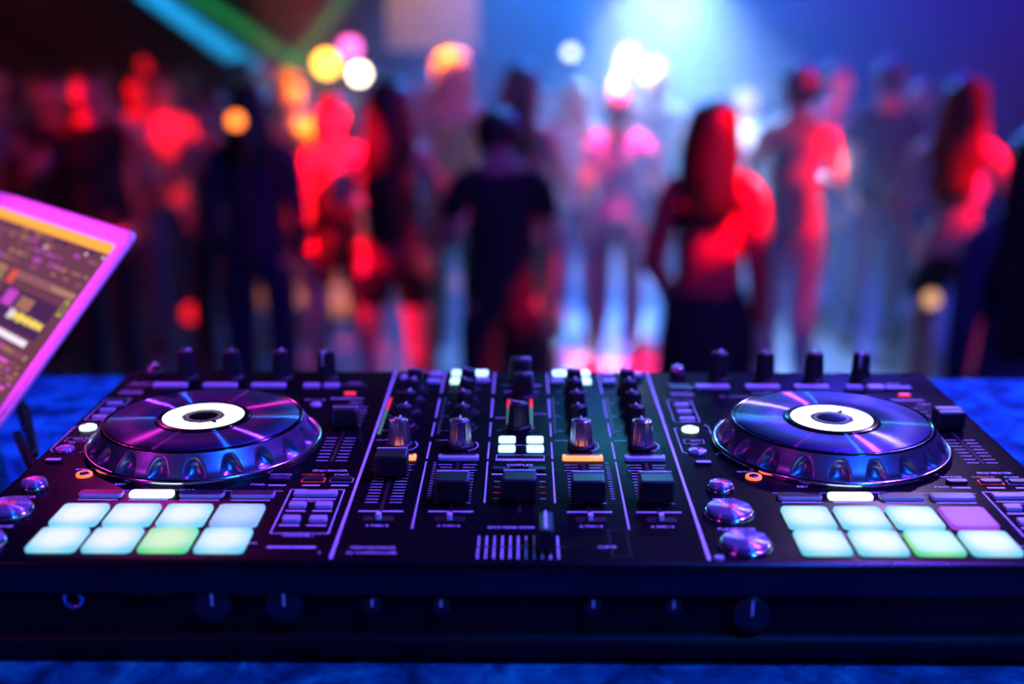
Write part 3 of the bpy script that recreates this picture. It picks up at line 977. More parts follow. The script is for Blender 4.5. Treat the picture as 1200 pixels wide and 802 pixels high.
def scr(name, col, s):
    return mat(name, (0.01, 0.01, 0.01), 0.25, emit=col, strength=s)


SC = {'bg': scr('screen_bg', (0.10, 0.035, 0.045), 1.35), 'orange': scr('screen_orange', (0.95, 0.36, 0.03), 1.35), 'row': scr('screen_row', (0.20, 0.06, 0.09), 1.35),
      'row2': scr('screen_row2', (0.28, 0.12, 0.07), 1.35), 'violet': scr('screen_violet', (0.42, 0.05, 0.45), 1.35), 'magenta': scr('screen_magenta', (0.75, 0.08, 0.65), 1.35),
      'dark': scr('screen_dark', (0.03, 0.015, 0.05), 1.35), 'yellow': scr('screen_yellow', (0.9, 0.65, 0.08), 1.35), 'white': scr('screen_white', (0.7, 0.65, 0.75), 1.35),
      'red': scr('screen_red', (0.75, 0.10, 0.04), 1.0), 'tan': scr('screen_tan', (0.42, 0.22, 0.12), 1.0), 'olive': scr('screen_olive', (0.45, 0.42, 0.06), 1.0)}
sx0, sx1, sy0, sy1 = 0.013, LW - 0.013, 0.018, LL - 0.018
sc_ = MB()
zs = 0.0004
sc_.quad(sx0, sy0, sx1, sy1, zs, SC['bg'])
SW, SH = sx1 - sx0, sy1 - sy0


def sq(u0, v0, u1, v1, k, lv=1):
    sc_.quad(sx0 + u0 * SW, sy1 - v1 * SH, sx0 + u1 * SW, sy1 - v0 * SH, zs + 0.0001 * lv, SC[k])


sq(0, 0, 1, 0.052, 'orange')
for v_ in (0.06, 0.10, 0.14, 0.18, 0.22):
    u_ = 0.0
    while u_ < 0.98:
        w_ = random.uniform(0.01, 0.06)
        if random.random() < 0.55:
            sq(u_, v_, min(u_ + w_, 0.985), v_ + random.uniform(0.008, 0.024), random.choice(['row', 'row2', 'violet', 'row', 'dark', 'tan', 'row']))
        u_ += w_ + random.uniform(0.005, 0.02)
for u0, u1 in ((0.02, 0.48), (0.52, 0.985)):
    sq(u0, 0.27, u1, 0.30, 'tan')
    sq(u0 + 0.05, 0.275, u0 + 0.3, 0.295, 'row', 2)
    sq(u0, 0.27, u0 + 0.05, 0.34, 'red', 2)
    sq(u1 - 0.035, 0.31, u1 - 0.005, 0.39, 'olive', 2)
    sq(u1 - 0.028, 0.325, u1 - 0.012, 0.375, 'dark', 3)
    sq(u0 + 0.02, 0.35, u1 - 0.05, 0.53, 'dark')
    sq(u0 + 0.06, 0.36, u0 + 0.14, 0.44, 'violet', 2)
    sq(u0 + 0.17, 0.37, u0 + 0.27, 0.43, 'row2', 2)
    for i in range(26):
        a_ = random.uniform(0.01, 0.028)
        x_ = u0 + 0.16 + i * 0.0095
        sq(x_, 0.465 - a_, x_ + 0.0075, 0.465 + a_, 'yellow' if i > 3 else 'white', 2)
    sq(u0 + 0.02, 0.545, u1 - 0.08, 0.575, 'white')
    sq(u0 + 0.02, 0.545, u0 + 0.05, 0.575, 'orange', 2)
    for i in range(14):
        sq(u0 + 0.02 + i * 0.031, 0.60, u0 + 0.04 + i * 0.031, 0.625, random.choice(['tan', 'row2', 'violet', 'row']))
for r_ in range(13):
    v_ = 0.65 + r_ * 0.026
    sq(0.02, v_, 0.985, v_ + 0.002, 'row2')
    u_ = 0.02
    while u_ < 0.95:
        w_ = random.uniform(0.01, 0.07)
        sq(u_, v_ + 0.006, min(u_ + w_, 0.98), v_ + 0.018, random.choice(['violet', 'magenta', 'tan', 'row', 'row', 'row2']))
        u_ += w_ + random.uniform(0.005, 0.04)
for u_, v_ in ((0.08, 0.12), (0.88, 0.085), (0.985, 0.075), (0.62, 0.12)):
    sq(u_ - 0.006, v_ - 0.007, u_ + 0.006, v_ + 0.007, 'white', 3)
lidmesh(sc_).build('screen', lid, label='lit screen with orange title bar')

# cable from the laptop side to the controller's left side
cab = MB()
cp_ = [(-0.58, 1.27, 0.005), (-0.548, 1.24, 0.012), (-0.512, 1.18, 0.026), (-0.480, 1.11, 0.034), (-0.447, 1.04, 0.036), (-0.412, 0.97, 0.036), (-0.395, 0.925, 0.036), (-0.372, 0.905, 0.036), (-0.3585, 0.900, 0.036)]
fine = []
for k in range(len(cp_) - 1):
    p0, p1, p2, p3 = [Vector(cp_[max(0, min(len(cp_) - 1, k + d))]) for d in (-1, 0, 1, 2)]
    for i in range(6):
        t = i / 6
        fine.append(0.5 * ((2 * p1) + (p2 - p0) * t + (2 * p0 - 5 * p1 + 4 * p2 - p3) * t * t + (3 * p1 - 3 * p2 + p0 - p3) * t ** 3))
fine.append(Vector(cp_[-1]))
cab.tube(fine, 0.0042, M['chassis'], 12)
o = cab.build('usb_cable', None, (0, 0, ZTAB))
tag(o, 'black cable running from behind the laptop to the controller edge', 'cable')


# ------------------------------------------------------------------ people
def cloth(name, c, rough=0.85):
    return mat(name, c, rough, bump=0.3, bscale=60)


SKIN = [mat('skin_light', (0.62, 0.38, 0.28), 0.5), mat('skin_tan', (0.45, 0.26, 0.17), 0.5), mat('skin_deep', (0.22, 0.12, 0.08), 0.5)]
HAIR = {'black': mat('hair_black', (0.01, 0.008, 0.008), 0.4), 'brown': mat('hair_brown', (0.05, 0.022, 0.012), 0.42), 'blond': mat('hair_blond', (0.55, 0.36, 0.14), 0.45), 'red': mat('hair_red', (0.28, 0.05, 0.02), 0.42)}
CL = {'black': cloth('black_cotton', (0.012, 0.012, 0.015)), 'navy': cloth('navy_cotton', (0.015, 0.02, 0.06)), 'white': cloth('white_cotton', (0.75, 0.75, 0.78)),
      'tan': cloth('tan_cotton', (0.42, 0.34, 0.24)), 'red': cloth('red_cotton', (0.75, 0.04, 0.05)), 'blue': cloth('blue_cotton', (0.10, 0.22, 0.6)), 'jeans': cloth('blue_denim', (0.07, 0.13, 0.32)),
      'grey': cloth('grey_cotton', (0.22, 0.22, 0.25)), 'pink': cloth('pink_cotton', (0.7, 0.3, 0.4)), 'yellow': cloth('yellow_cotton', (0.75, 0.55, 0.12)), 'wine': cloth('wine_satin', (0.25, 0.02, 0.04), 0.4),
      'violet': cloth('violet_cotton', (0.25, 0.12, 0.45))}
EYEM = mat('eye_white', (0.8, 0.8, 0.8), 0.2)
LIPM = mat('lips', (0.5, 0.10, 0.10), 0.4)


def skin_mesh(name, nodes, edges, m, parent, root=0, sub=2):
    """nodes: (pos, rx, ry); grown with a Skin modifier"""
    me = bpy.data.meshes.new(name)
    me.from_pydata([n_[0] for n_ in nodes], edges, [])
    me.materials.append(m)
    o = bpy.data.objects.new(name, me)
    COL.objects.link(o)
    o.parent = parent
    md = o.modifiers.new('skin', 'SKIN')
    md.use_smooth_shade = True
    sd = me.skin_vertices[0].data
    for i, n_ in enumerate(nodes):
        sd[i].radius = (n_[1], n_[2])
        sd[i].use_root = i == root
    sb = o.modifiers.new('sub', 'SUBSURF')
    sb.levels = sub
    sb.render_levels = sub
    return o


def person(x, y, height, facing, label, skin, top, bottom, hair, hairlen, female=False, larm=None, rarm=None, sleeve=1, dress=False, bare=False, lean=0.0, bow=0.0, lleg=None, rleg=None, crop=False, coat=False):
    """facing: degrees the body is turned; 0 looks towards the DJ.  larm/rarm: elbow and wrist offsets from the shoulder (x outwards, y forward, z up)"""
    k = height / 1.75
    pr = thing('person', label, 'person', (x, y, 0), radians(facing), 'dancers on the dance floor')
    V = lambda a, b, c_: Vector((a, b, c_)) * k
    sh = 0.148 if female else 0.176
    hp = 0.095
    N, E_ = [], []

    def nd(p, rx, ry=None, link=None):
        N.append((p, rx * k, (ry or rx) * k))
        if link is not None:
            E_.append((link, len(N) - 1))
        return len(N) - 1
    fw = -1.0                                    # forward is local -Y
    pel = nd(V(0, 0, 0.95), 0.125 if female else 0.13, 0.105)
    wai = nd(V(0, fw * lean * 0.3, 1.10), 0.095 if female else 0.115, 0.085, pel)
    ch = nd(V(0, fw * lean * 0.7, 1.28), 0.115 if female else 0.135, 0.100, wai)
    nb = nd(V(0, fw * lean, 1.43), 0.085, 0.070, ch)
    nk = nd(V(0, fw * (lean + bow * 0.2), 1.50), 0.052, 0.052, nb)
    c0 = V(0, fw * (lean + 0.015 + bow * 0.5), 1.56 - bow * 0.1)
    chin = nd(c0, 0.066, 0.072, nk)
    mid = nd(V(0, fw * (lean + 0.012 + bow * 0.9), 1.635 - bow * 0.25), 0.076, 0.090, chin)
    crn = nd(V(0, fw * (lean + 0.0 + bow * 1.1), 1.700 - bow * 0.35), 0.062, 0.072, mid)
    hc = N[mid][0]
    nose = nd(hc + V(0, fw * 0.098, -0.022), 0.013, 0.016, mid)
    for s_ in (-1, 1):
        nd(hc + V(s_ * 0.084, 0.0, -0.01), 0.012, 0.022, mid)
    ends = {}
    arms = {}
    for s_, spec in ((-1, rarm), (1, larm)):
        spec = spec or ((0.035, 0.0, -0.29), (0.03, 0.08, -0.53))
        S0 = V(s_ * sh, fw * lean, 1.405)
        a0 = nd(V(s_ * sh * 0.62, fw * lean, 1.425), 0.058, 0.060, nb)
        a1 = nd(S0, 0.052, 0.055, a0)
        El = S0 + V(s_ * spec[0][0], fw * spec[0][1], spec[0][2])
        Wr = S0 + V(s_ * spec[1][0], fw * spec[1][1], spec[1][2])
        am = nd((S0 + El) / 2, 0.045 if not female else 0.038, None, a1)
        a2 = nd(El, 0.036 if not female else 0.031, None, am)
        af = nd(El * 0.6 + Wr * 0.4, 0.034 if not female else 0.029, None, a2)
        a3 = nd(Wr, 0.023, 0.019, af)
        arms[s_] = (S0, El, Wr)
        # palm and five separate fingers
        d = (Wr - El).normalized()
        sd_ = d.cross(Vector((0, 1, 0.3))).normalized()
        up_ = sd_.cross(d)
        pm = nd(Wr + d * 0.055 * k, 0.030, 0.014, a3)
        for f_, (off, ln) in enumerate(((-0.027, 0.060), (-0.009, 0.074), (0.009, 0.070), (0.026, 0.054))):
            b0 = Wr + d * 0.092 * k + sd_ * off * k
            q0 = nd(b0, 0.0095, None, pm)
            q1 = nd(b0 + (d * 0.85 + up_ * 0.35) * ln * 0.55 * k, 0.0085, None, q0)
            nd(b0 + (d * 1.35 + up_ * 0.95) * ln * 0.55 * k, 0.0070, None, q1)
        t0 = nd(Wr + d * 0.035 * k + sd_ * -0.034 * k, 0.012, None, pm)
        nd(Wr + d * 0.075 * k + sd_ * -0.056 * k + up_ * 0.012 * k, 0.009, None, t0)
    legs = {}
    for s_, spec in ((-1, rleg), (1, lleg)):
        spec = spec or ((0.01, 0.03), (0.02, 0.0))
        Hp = V(s_ * hp, 0, 0.89)
        Kn = V(s_ * (hp + spec[0][0]), fw * spec[0][1], 0.50)
        An = V(s_ * (hp + spec[1][0]), fw * spec[1][1], 0.085)
        l0 = nd(Hp, 0.092, 0.095, pel)
        lm_ = nd((Hp * 0.55 + Kn * 0.45), 0.076, 0.078, l0)
        l1 = nd(Kn, 0.052, 0.054, lm_)
        lc = nd(Kn * 0.65 + An * 0.35 + V(0, 0.015, 0), 0.053, 0.056, l1)
        l2 = nd(An, 0.034, 0.038, lc)
        nd(An + V(s_ * 0.01, fw * 0.06, -0.05), 0.034, 0.026, l2)
        nd(An + V(s_ * 0.02, fw * 0.14, -0.058), 0.034, 0.018, len(N) - 1)
        legs[s_] = (Hp, Kn, An)
    skin_mesh('body', N, E_, skin, pr)
    # eyes and lips sit on the face
    for s_ in (-1, 1):
        MB().loft([(0, 0, -0.010 * k, 0.002, 0.002), (0, 0, -0.007 * k, 0.009 * k, 0.008 * k), (0, 0, 0, 0.012 * k, 0.010 * k), (0, 0, 0.007 * k, 0.009 * k, 0.008 * k), (0, 0, 0.010 * k, 0.002, 0.002)], EYEM, 12).build(
            'eye', pr, hc + V(s_ * 0.032, fw * 0.078, 0.008))
    MB().loft([(0, 0, -0.008 * k, 0.004, 0.002), (0, 0, 0, 0.024 * k, 0.010 * k), (0, 0, 0.008 * k, 0.004, 0.002)], LIPM, 14).build('lips', pr, hc + V(0, fw * 0.080, -0.060))
    # upper garment
    G, F_ = [], []

    def gd(p, rx, ry=None, link=None):
        G.append((p, rx * k, (ry or rx) * k))
        if link is not None:
            F_.append((link, len(G) - 1))
        return len(G) - 1
    fat = 1.0 if female else 1.1
    if top:
        bot = 1.16 if crop else 0.92
        if not crop:
            gz = gd(V(0, fw * lean * 0.2, 0.86), 0.158 * fat, 0.140)
            g0 = gd(V(0, fw * lean * 0.3, 0.96), 0.156 * fat, 0.136, gz)
        else:
            g0 = gd(V(0, fw * lean * 0.3, bot), 0.125, 0.108)
        g1 = gd(V(0, fw * lean * 0.4, (bot + 1.28) / 2 if crop else 1.11), 0.132 * fat, 0.114, g0)
        g2 = gd(V(0, fw * lean * 0.7, 1.28), 0.145 * fat, 0.126, g1)
        g3 = gd(V(0, fw * lean, 1.425), 0.100 * fat, 0.082, g2)
        for s_ in (-1, 1):
            S0, El, Wr = arms[s_]
            if sleeve == 0:
                continue
            h0 = gd(V(s_ * sh * 0.62, fw * lean, 1.425), 0.070, 0.072, g3)
            h1 = gd(S0, 0.066, 0.068, h0)
            if sleeve >= 1:
                h2 = gd(S0 * 0.45 + El * 0.55, 0.056, None, h1)
            if sleeve >= 2:
                h3 = gd(El, 0.047, None, h2)
                gd(Wr * 0.9 + El * 0.1, 0.034, None, h3)
        skin_mesh('dress_top' if dress else 'shirt', G, F_, top, pr)
    if dress:
        MB().loft([(0, 0, 1.10 * k, 0.118 * k, 0.10 * k), (0, 0, 0.95 * k, 0.172 * k, 0.135 * k), (0, 0, 0.80 * k, 0.19 * k, 0.15 * k), (0, 0, 0.60 * k, 0.185 * k, 0.15 * k), (0, 0, 0.50 * k, 0.18 * k, 0.145 * k)], bottom, 28).build('skirt', pr)
    elif bottom:
        G2, F2 = [], []

        def qd(p, rx, ry=None, link=None):
            G2.append((p, rx * k, (ry or rx) * k))
            if link is not None:
                F2.append((link, len(G2) - 1))
            return len(G2) - 1
        p0 = qd(V(0, 0, 1.02), 0.138, 0.118)
        p0 = qd(V(0, 0, 0.93), 0.152, 0.130, p0)
        for s_ in (-1, 1):
            Hp, Kn, An = legs[s_]
            a = qd(Hp, 0.105, 0.108, p0)
            b2 = qd(Hp * 0.5 + Kn * 0.5, 0.088, None, a)
            if not bare:
                c2 = qd(Kn, 0.080, None, b2)
                d2 = qd(Kn * 0.4 + An * 0.6, 0.072, None, c2)
                qd(An, 0.056, None, d2)
        skin_mesh('shorts' if bare else 'trousers', G2, F2, bottom, pr)
    # shoes
    for s_ in (-1, 1):
        An = legs[s_][2]
        sh_ = MB()
        rings = []
        for t, wx, hz in ((0.075, 0.018, 0.02), (0.055, 0.036, 0.05), (0.0, 0.040, 0.062), (-0.07, 0.043, 0.042), (-0.14, 0.044, 0.030), (-0.185, 0.030, 0.018)):
            rings.append((t, wx, hz))
        vs, fs = [], []
        nr = 14
        for t, wx, hz in rings:
            for i in range(nr):
                a = 2 * pi * i / nr
                vs.append(Vector((wx * cos(a), t, max(0.0, hz * (0.9 + sin(a))))) * k + Vector((An.x + s_ * 0.012, An.y, 0.0)))
        for q in range(len(rings) - 1):
            for i in range(nr):
                j_ = (i + 1) % nr
                fs.append((q * nr + i, q * nr + j_, (q + 1) * nr + j_, (q + 1) * nr + i))
        fs += [tuple(range(nr)), tuple(range((len(rings) - 1) * nr, len(rings) * nr))]
        sh_.add(vs, fs, CL['black'], True)
        sh_.build('shoe', pr)
    # hair
    if hair:
        hm = MB()
        px0 = x * 7.0
        hy = 0.018
        c_ = hc + V(0, hy, 0.0)
        zt = 0.120
        rings = [(c_.x, c_.y, c_.z + zt * k, 0.01, 0.01), (c_.x, c_.y, c_.z + (zt - 0.012) * k, 0.052 * k, 0.058 * k), (c_.x, c_.y, c_.z + 0.075 * k, 0.087 * k, 0.096 * k), (c_.x, c_.y + 0.012 * k, c_.z + 0.035 * k, 0.096 * k, 0.094 * k)]
        if hairlen <= 0.1:
            rings += [(c_.x, c_.y + 0.030 * k, c_.z - 0.02 * k, 0.092 * k, 0.076 * k), (c_.x, c_.y + 0.042 * k, c_.z - 0.065 * k, 0.070 * k, 0.050 * k), (c_.x, c_.y + 0.045 * k, c_.z - 0.085 * k, 0.03 * k, 0.02 * k)]
        else:
            rings += [(c_.x, c_.y + 0.034 * k, c_.z - 0.02 * k, 0.105 * k, 0.074 * k), (c_.x, c_.y + 0.045 * k, c_.z - 0.10 * k, 0.112 * k, 0.068 * k)]
            q = 0.18
            while q < hairlen + 0.1:
                rings.append((c_.x + 0.010 * sin(q * 23 + x * 9), c_.y + (0.074 + 0.02 * (q - 0.18)) * k, c_.z - q * k, (0.112 + 0.012 * sin(q * 31 + px0)) * k * (1 - 0.35 * (q - 0.18)), 0.050 * k))
                q += 0.045
            rings.append((c_.x, c_.y + 0.100 * k, c_.z - (hairlen + 0.12) * k, 0.075 * k, 0.025 * k))
        hm.loft(rings, hair, 48)
        if hairlen > 0.1:                      # locks: ridges running down the length, ragged ends
            zz = [v[2] for v in hm.v]
            zlo, zhi = min(zz), max(zz)
            nv = []
            for i, v in enumerate(hm.v):
                t = (zhi - v[2]) / (zhi - zlo)
                a = 2 * pi * (i % 48) / 48
                g = 1 + t * (0.09 * sin(a * 11 + t * 5 + px0) + 0.06 * sin(a * 5 - t * 9))
                nv.append((c_.x + (v[0] - c_.x) * g, c_.y + (v[1] - c_.y) * (1 + (g - 1) * 0.5), v[2] + (0.03 * k * sin(a * 7 + px0) * max(0, t - 0.75) * 4)))
            hm.v = nv
        hm.build('hair', pr)
    return pr


def place(px, depth):
    """ground position seen at picture column px for a given distance"""
    return ((px - 614.6) / 1440.0 * depth, (depth - 0.45) / 0.965)


def hgt(ytop, depth):
    return EYE - (ytop - 8) * 0.965 * depth / 1440.0 - 0.0


def dancer(px, ytop, depth, facing, label, skin, top, bottom, hair, hairlen, **kw):
    x, y = place(px, depth)
    h = hgt(ytop, depth)
    h = max(1.45, min(1.95, h / 1.035))
    return person(x, y, h, facing, label, SKIN[skin], CL[top] if top else None, CL[bottom] if bottom else None, HAIR[hair] if hair else None, hairlen, **kw)


UP = ((0.12, 0.10, 0.10), (0.02, 0.22, 0.32))            # raised hand
FRONT = ((0.05, 0.10, -0.26), (-0.06, 0.32, -0.18))      # forearm held forward
CHESTH = ((0.08, 0.06, -0.27), (-0.10, 0.24, -0.06))     # hand at the chest
HIP = ((0.12, -0.03, -0.26), (0.02, 0.06, -0.46))
OUT = ((0.22, 0.04, -0.18), (0.38, 0.16, -0.02))

# front row
dancer(590, 96, 5.2, 190, 'person in a loose black T-shirt seen from behind, head bowed, centre of the crowd', 1, 'black', 'black', 'black', 0.05, bow=0.16, lean=0.03, larm=FRONT, rarm=((0.05, 0.0, -0.29), (0.05, 0.06, -0.53)))
dancer(822, 90, 4.8, 160, 'person with long dark hair, red-lit long-sleeved top of red cloth and long black skirt, right of centre', 0, 'red', 'black', 'brown', 0.20, female=True, dress=True, sleeve=2, rarm=((0.04, 0.0, -0.29), (0.05, 0.04, -0.53)), larm=((0.07, -0.02, -0.28), (0.0, 0.14, -0.46)))  # red cloth colour strengthens the red light on the top
dancer(466, 72, 5.8, 175, 'person with waist-long brown hair and bare arms, dancing left of centre', 0, 'wine', 'black', 'brown', 0.46, female=True, sleeve=0, bare=True, larm=((0.12, 0.05, -0.24), (0.16, 0.22, -0.10)), rarm=HIP, lleg=((0.05, 0.14), (0.02, 0.0)))
dancer(1100, 70, 5.9, 150, 'person with red-lit long hair, pale crop top and dark shorts, right side of the floor', 0, 'white', 'black', 'red', 0.30, female=True, crop=True, bare=True, sleeve=0, larm=HIP, rarm=((0.10, 0.10, -0.24), (0.02, 0.28, -0.16)))
dancer(1168, 112, 3.9, 170, 'dark silhouette of a person in navy at the right edge of the crowd', 1, 'navy', 'black', 'black', 0.42, female=True, sleeve=2)
dancer(920, 58, 6.6, 200, 'person with dark curly hair in a sleeveless grey vest, red-lit bent arm', 0, 'grey', 'jeans', 'black', 0.05, sleeve=0, rarm=((0.14, 0.08, -0.26), (0.10, 0.30, -0.30)), larm=FRONT)
dancer(612, 58, 6.5, 150, 'person with long dark hair behind the bowed black T-shirt, face turned to the left', 0, 'wine', 'black', 'brown', 0.32, female=True, sleeve=0, larm=((0.10, 0.02, -0.27), (0.12, 0.12, -0.48)), rarm=CHESTH)
dancer(310, 78, 6.0, 178, 'dark person in navy seen from behind with bushy hair, left half of the crowd', 1, 'navy', 'navy', 'black', 0.12, sleeve=2)
dancer(400, 92, 6.4, 10, 'person in black top and shorts with bare legs lit bright red, beside the navy back', 0, 'black', 'black', 'brown', 0.22, female=True, bare=True, sleeve=0, rarm=CHESTH, larm=FRONT, rleg=((0.05, 0.16), (0.0, 0.0)), lleg=((0.03, 0.10), (0.10, 0.06)))
# middle rows
dancer(1022, 55, 7.6, 185, 'person in a dark navy shirt and blue jeans seen from behind, right of the vest', 0, 'navy', 'jeans', 'brown', 0.05, sleeve=1, rarm=FRONT)
dancer(968, 62, 8.6, 20, 'person in violet shirt standing far back between the vest and the navy shirt', 0, 'violet', 'jeans', 'brown', 0.05, sleeve=1, larm=HIP)
dancer(762, 62, 8.4, 180, 'person in a white T-shirt burnt out by the white beam', 0, 'white', 'jeans', 'blond', 0.05, sleeve=1, larm=UP)
dancer(722, 92, 7.4, 165, 'person in a blue shirt with a red-lit forearm, left of the white beam', 0, 'blue', 'jeans', 'black', 0.05, sleeve=1, rarm=((0.06, 0.04, -0.27), (0.12, 0.20, -0.44)))
dancer(674, 84, 8.0, 15, 'person in a pale grey shirt and jeans hazed by the white beam', 0, 'white', 'jeans', 'blond', 0.16, female=True, sleeve=1, larm=CHESTH)
dancer(534, 44, 7.2, 5, 'blond person in a yellow top lit amber, between the two long-haired dancers', 0, 'yellow', 'black', 'blond', 0.16, female=True, sleeve=0, rarm=((0.12, 0.05, -0.24), (0.04, 0.20, 0.02)))
dancer(352, 68, 7.0, 25, 'person with amber-lit shoulder and arm next to the stage lamps', 0, 'yellow', 'black', 'brown', 0.05, sleeve=1, larm=((0.18, 0.10, -0.20), (0.20, 0.28, 0.0)), rarm=UP)
dancer(262, 92, 6.9, -20, 'person in a tan T-shirt with a red-lit arm held across, left half of the crowd', 0, 'tan', 'black', 'brown', 0.05, sleeve=1, larm=CHESTH, rarm=((0.12, 0.05, -0.24), (0.16, 0.28, -0.04)))
dancer(206, 68, 7.6, 30, 'person in a tan vest standing far back, left of the tan T-shirt', 0, 'tan', 'jeans', 'brown', 0.05, sleeve=0)
dancer(132, 60, 6.6, -15, 'person in a black T-shirt with a bright red face and raised forearms, left side', 0, 'black', 'black', 'brown', 0.05, sleeve=1, rarm=((0.14, 0.10, -0.20), (0.04, 0.30, -0.08)), larm=((0.16, 0.06, -0.06), (0.10, 0.24, 0.14)))
dancer(88, 66, 6.9, 10, 'person with a dim red face and clenched hand beside the red-faced black T-shirt', 0, 'black', 'black', 'black', 0.05, sleeve=2, larm=((0.06, 0.08, -0.26), (0.0, 0.26, -0.06)), rarm=FRONT)
dancer(178, 72, 8.4, 0, 'dim person raising an arm behind the red-faced black T-shirt', 1, 'wine', 'black', 'black', 0.16, female=True, sleeve=0, larm=UP)
dancer(18, 58, 7.4, 20, 'barely lit person in grey at the left edge of the picture', 1, 'grey', 'black', 'black', 0.05, sleeve=2)
dancer(436, 100, 8.8, 0, 'small red-lit person far back between the lamps and the long brown hair', 0, 'red', 'black', 'brown', 0.05, sleeve=1, larm=OUT)
dancer(1064, 84, 8.2, 30, 'pink-lit person in a pink top behind the crop top dancer', 0, 'pink', 'jeans', 'blond', 0.16, female=True, sleeve=1, rarm=CHESTH)
dancer(868, 96, 9.4, 10, 'hazy person in a white shirt far back between the red shoulder and the vest', 0, 'white', 'jeans', 'blond', 0.05, sleeve=1)
dancer(290, 56, 11.2, 170, 'dark person added far back to block the foot of the cyan beam', 1, 'black', 'black', 'black', 0.05, sleeve=2)  # added here to stop the cyan beam
dancer(322, 56, 11.6, 150, 'dark person added far back to block the green beam, right of the one under the cyan beam', 1, 'black', 'black', 'black', 0.05, sleeve=2)  # added beside it so the green beam ends here
dancer(230, 70, 10.4, 20, 'dim person in grey far back, left of the foot of the cyan beam', 1, 'grey', 'black', 'black', 0.05, sleeve=1)
dancer(496, 78, 9.6, 10, 'dim person in grey far back under the cream banner', 1, 'grey', 'black', 'brown', 0.05, sleeve=1)
dancer(642, 92, 10.2, 0, 'pale hazy person far back right of the long-haired dancer in wine red', 0, 'grey', 'jeans', 'brown', 0.05, sleeve=1)
dancer(50, 72, 9.0, 10, 'barely visible person in black far back near the left edge', 1, 'black', 'black', 'black', 0.05, sleeve=2)


# ------------------------------------------------------------------ lamps and glowing things in the hall
def lamp_unit(name, loc, target, col, s, r, label, group=None, cat='stage lamp'):
    t = thing(name, label, cat, loc, 0, group)
    d = (Vector(target) - Vector(loc))
    q = d.to_track_quat('-Z', 'Y').to_euler()
    em = mat(name + '_glow', (0.3, 0.3, 0.3), 0.4, emit=col, strength=s)
    o = MB().lathe(0, 0, 0, [(r * 0.5, r * 2.4), (r * 1.0, r * 2.2), (r * 1.2, r * 0.6), (r * 1.25, 0), (r * 1.05, 0.0), (r * 1.0, 0.01)], M['steel'], 28, cap=False).build('housing', t)
    o.rotation_euler = q
    l_ = MB().lathe(0, 0, 0, [(r, 0.012), (r * 0.7, 0.0), (0.0001, -0.006)], em, 28, cap=False).build('lens', o, label='glowing lens')
    return t


def at_px(px, py, depth):
    x, y = (px - 614.6) / 1440.0 * depth, 0
    dz = (py - 8) * 0.965 * depth / 1440.0
    return (x, (depth - dz * 0.264) / 0.965, EYE - dz)


for px, py, dp, col, s, r, lb in ((383, 75, 9.1, (1.0, 0.42, 0.03), 9, 0.085, 'amber stage lamp glowing in the crowd, lowest left of the three'),
                                  (410, 57, 9.1, (1.0, 0.12, 0.55), 5, 0.070, 'pink stage lamp glowing above the amber and white ones'),
                                  (421, 87, 9.1, (1.0, 0.80, 0.55), 14, 0.060, 'small white-hot stage lamp beside the amber one')):
    p = at_px(px, py, dp)
    t = lamp_unit('stage_lamp', p, (0, 0, EYE), col, s, r, lb, 'stage lamps glowing behind the crowd')
    MB().tube([(0, r * 1.2, 0), (0, 0.12, 1.43 - p[2])], 0.012, M['steel'], 8).build('bracket', t)
for px, py, dp, col, s, r, lb in ((669, 62, 10.0, (0.9, 0.95, 1.0), 4, 0.042, 'small white lamp on a pole stand left of the white beam'),
                                  (1091, 350, 5.5, (1.0, 0.50, 0.22), 1.1, 0.036, 'small warm lamp low in front of the crop top dancer'),
                                  (225, 368, 7.2, (1.0, 0.01, 0.02), 1.6, 0.055, 'small red lamp low near the floor on the left side'),
                                  (276, 142, 5.1, (1.0, 0.20, 0.01), 4, 0.032, 'small orange lamp on a pole stand among the left dancers')):
    p = at_px(px, py, dp)
    t = lamp_unit('stage_lamp', p, (0, 0, EYE), col, s, r, lb, None)
    MB().tube([(0, r * 1.2, 0), (0, 0.12, -0.02), (0, 0.12, 0.01 - p[2])], 0.012, M['steel'], 8).build('pole', t)
    MB().lathe(0, 0.12, -p[2], [(0.14, 0.0), (0.14, 0.012), (0.03, 0.02)], M['steel'], 24).build('base', t)
p = at_px(400, 75, 9.1)
t = thing('lamp_stand', 'dark pole stand holding the amber, pink and white lamps', 'lamp stand', (p[0], p[1], 0))
MB().tube([(0, 0.12, 0.0), (0, 0.12, 1.43)], 0.02, M['steel'], 10).build('pole', t)
MB().tube([(-0.2, 0.12, 1.43), (0.2, 0.12, 1.43)], 0.015, M['steel'], 8).build('crossbar', t)
for k in range(3):
    a = radians(120 * k + 20)
    MB().tube([(0, 0.12, 0.35), (0.35 * cos(a), 0.12 + 0.35 * sin(a), 0.012)], 0.012, M['steel'], 8).build('leg', t)

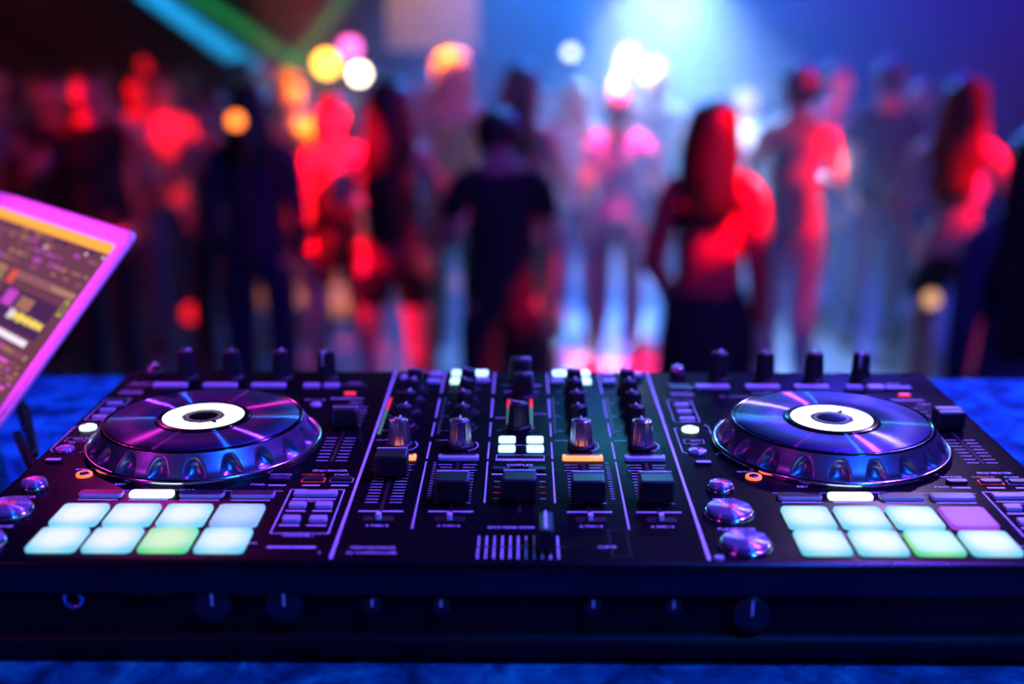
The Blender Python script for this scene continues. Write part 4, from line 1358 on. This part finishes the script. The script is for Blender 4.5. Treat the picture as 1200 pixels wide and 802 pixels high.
# ceiling fixtures where the beams start, on a truss
for loc, tgt, col, s, lb in (((1.10, 10.2, 2.75), (0.80, 6.0, 1.0), (0.8, 0.9, 1.0), 60, 'white moving-head lamp on the ceiling above the dancers'),
                             ((-6.0, 11.2, 4.1), (-2.63, 11.2, 1.67), (0.1, 0.6, 1.0), 20, 'cyan beam lamp on the ceiling far left'),
                             ((0.18, 11.2, 4.1), (-1.91, 11.2, 1.74), (0.1, 1.0, 0.3), 20, 'green beam lamp on the ceiling beside the white one')):
    d = (Vector(tgt) - Vector(loc)).normalized()
    lamp_unit('moving_head_lamp', Vector(loc) - d * 0.02, tgt, col, s, 0.10, lb, None)

# unseen teal panel, added to give the deck plate its teal reflection
pn = thing('added_teal_panel', 'unseen teal glow panel added under the ceiling for the reflection on the deck', 'stage lamp', (0.72, 7.8, 4.1))
o = MB().box(-0.36, -0.05, -0.20, 0.36, 0.05, 0.20, M['steel'], 0.01).build('housing', pn)
o2 = MB().rrect(0, 0, 0.66, 0.34, 0, 0.004, 0.01, mat('teal_panel_glow', (0.1, 0.3, 0.3), 0.4, emit=(0.05, 0.50, 0.90), strength=60), None, 0.001).build('lens', o, (0, -0.05, 0))
o2.rotation_euler = (radians(90), 0, 0)
o.rotation_euler = (radians(-20), 0, 0)
MB().tube([(0, 0, 0.18), (0, 0, 0.305)], 0.015, M['steel'], 10).build('hanger', pn)

# banner on the back wall, lit warm
bn = MB().box(-1.62, HB - 0.06, 1.55, -0.55, HB - 0.01, 2.75, mat('cream_banner_cloth', (0.75, 0.6, 0.42), 0.8, bump=0.3, bscale=20)).build('wall_banner')
tag(bn, 'cream banner on the back wall under a warm lamp', 'banner')

# haze
hz = bpy.data.materials.new('club_haze')
hz.use_nodes = True
nt = hz.node_tree
nt.nodes.clear()
out = nt.nodes.new('ShaderNodeOutputMaterial')
vs_ = nt.nodes.new('ShaderNodeVolumeScatter')
vs_.inputs['Density'].default_value = 0.035
vs_.inputs['Anisotropy'].default_value = 0.65
nt.links.new(vs_.outputs[0], out.inputs['Volume'])
hzo = MB().box(-7.9, 5.4, 0.02, 7.9, 14.9, 4.35, hz).build('stage_haze')
tag(hzo, 'thin stage haze filling the hall over the dance floor', 'haze', kind='stuff')
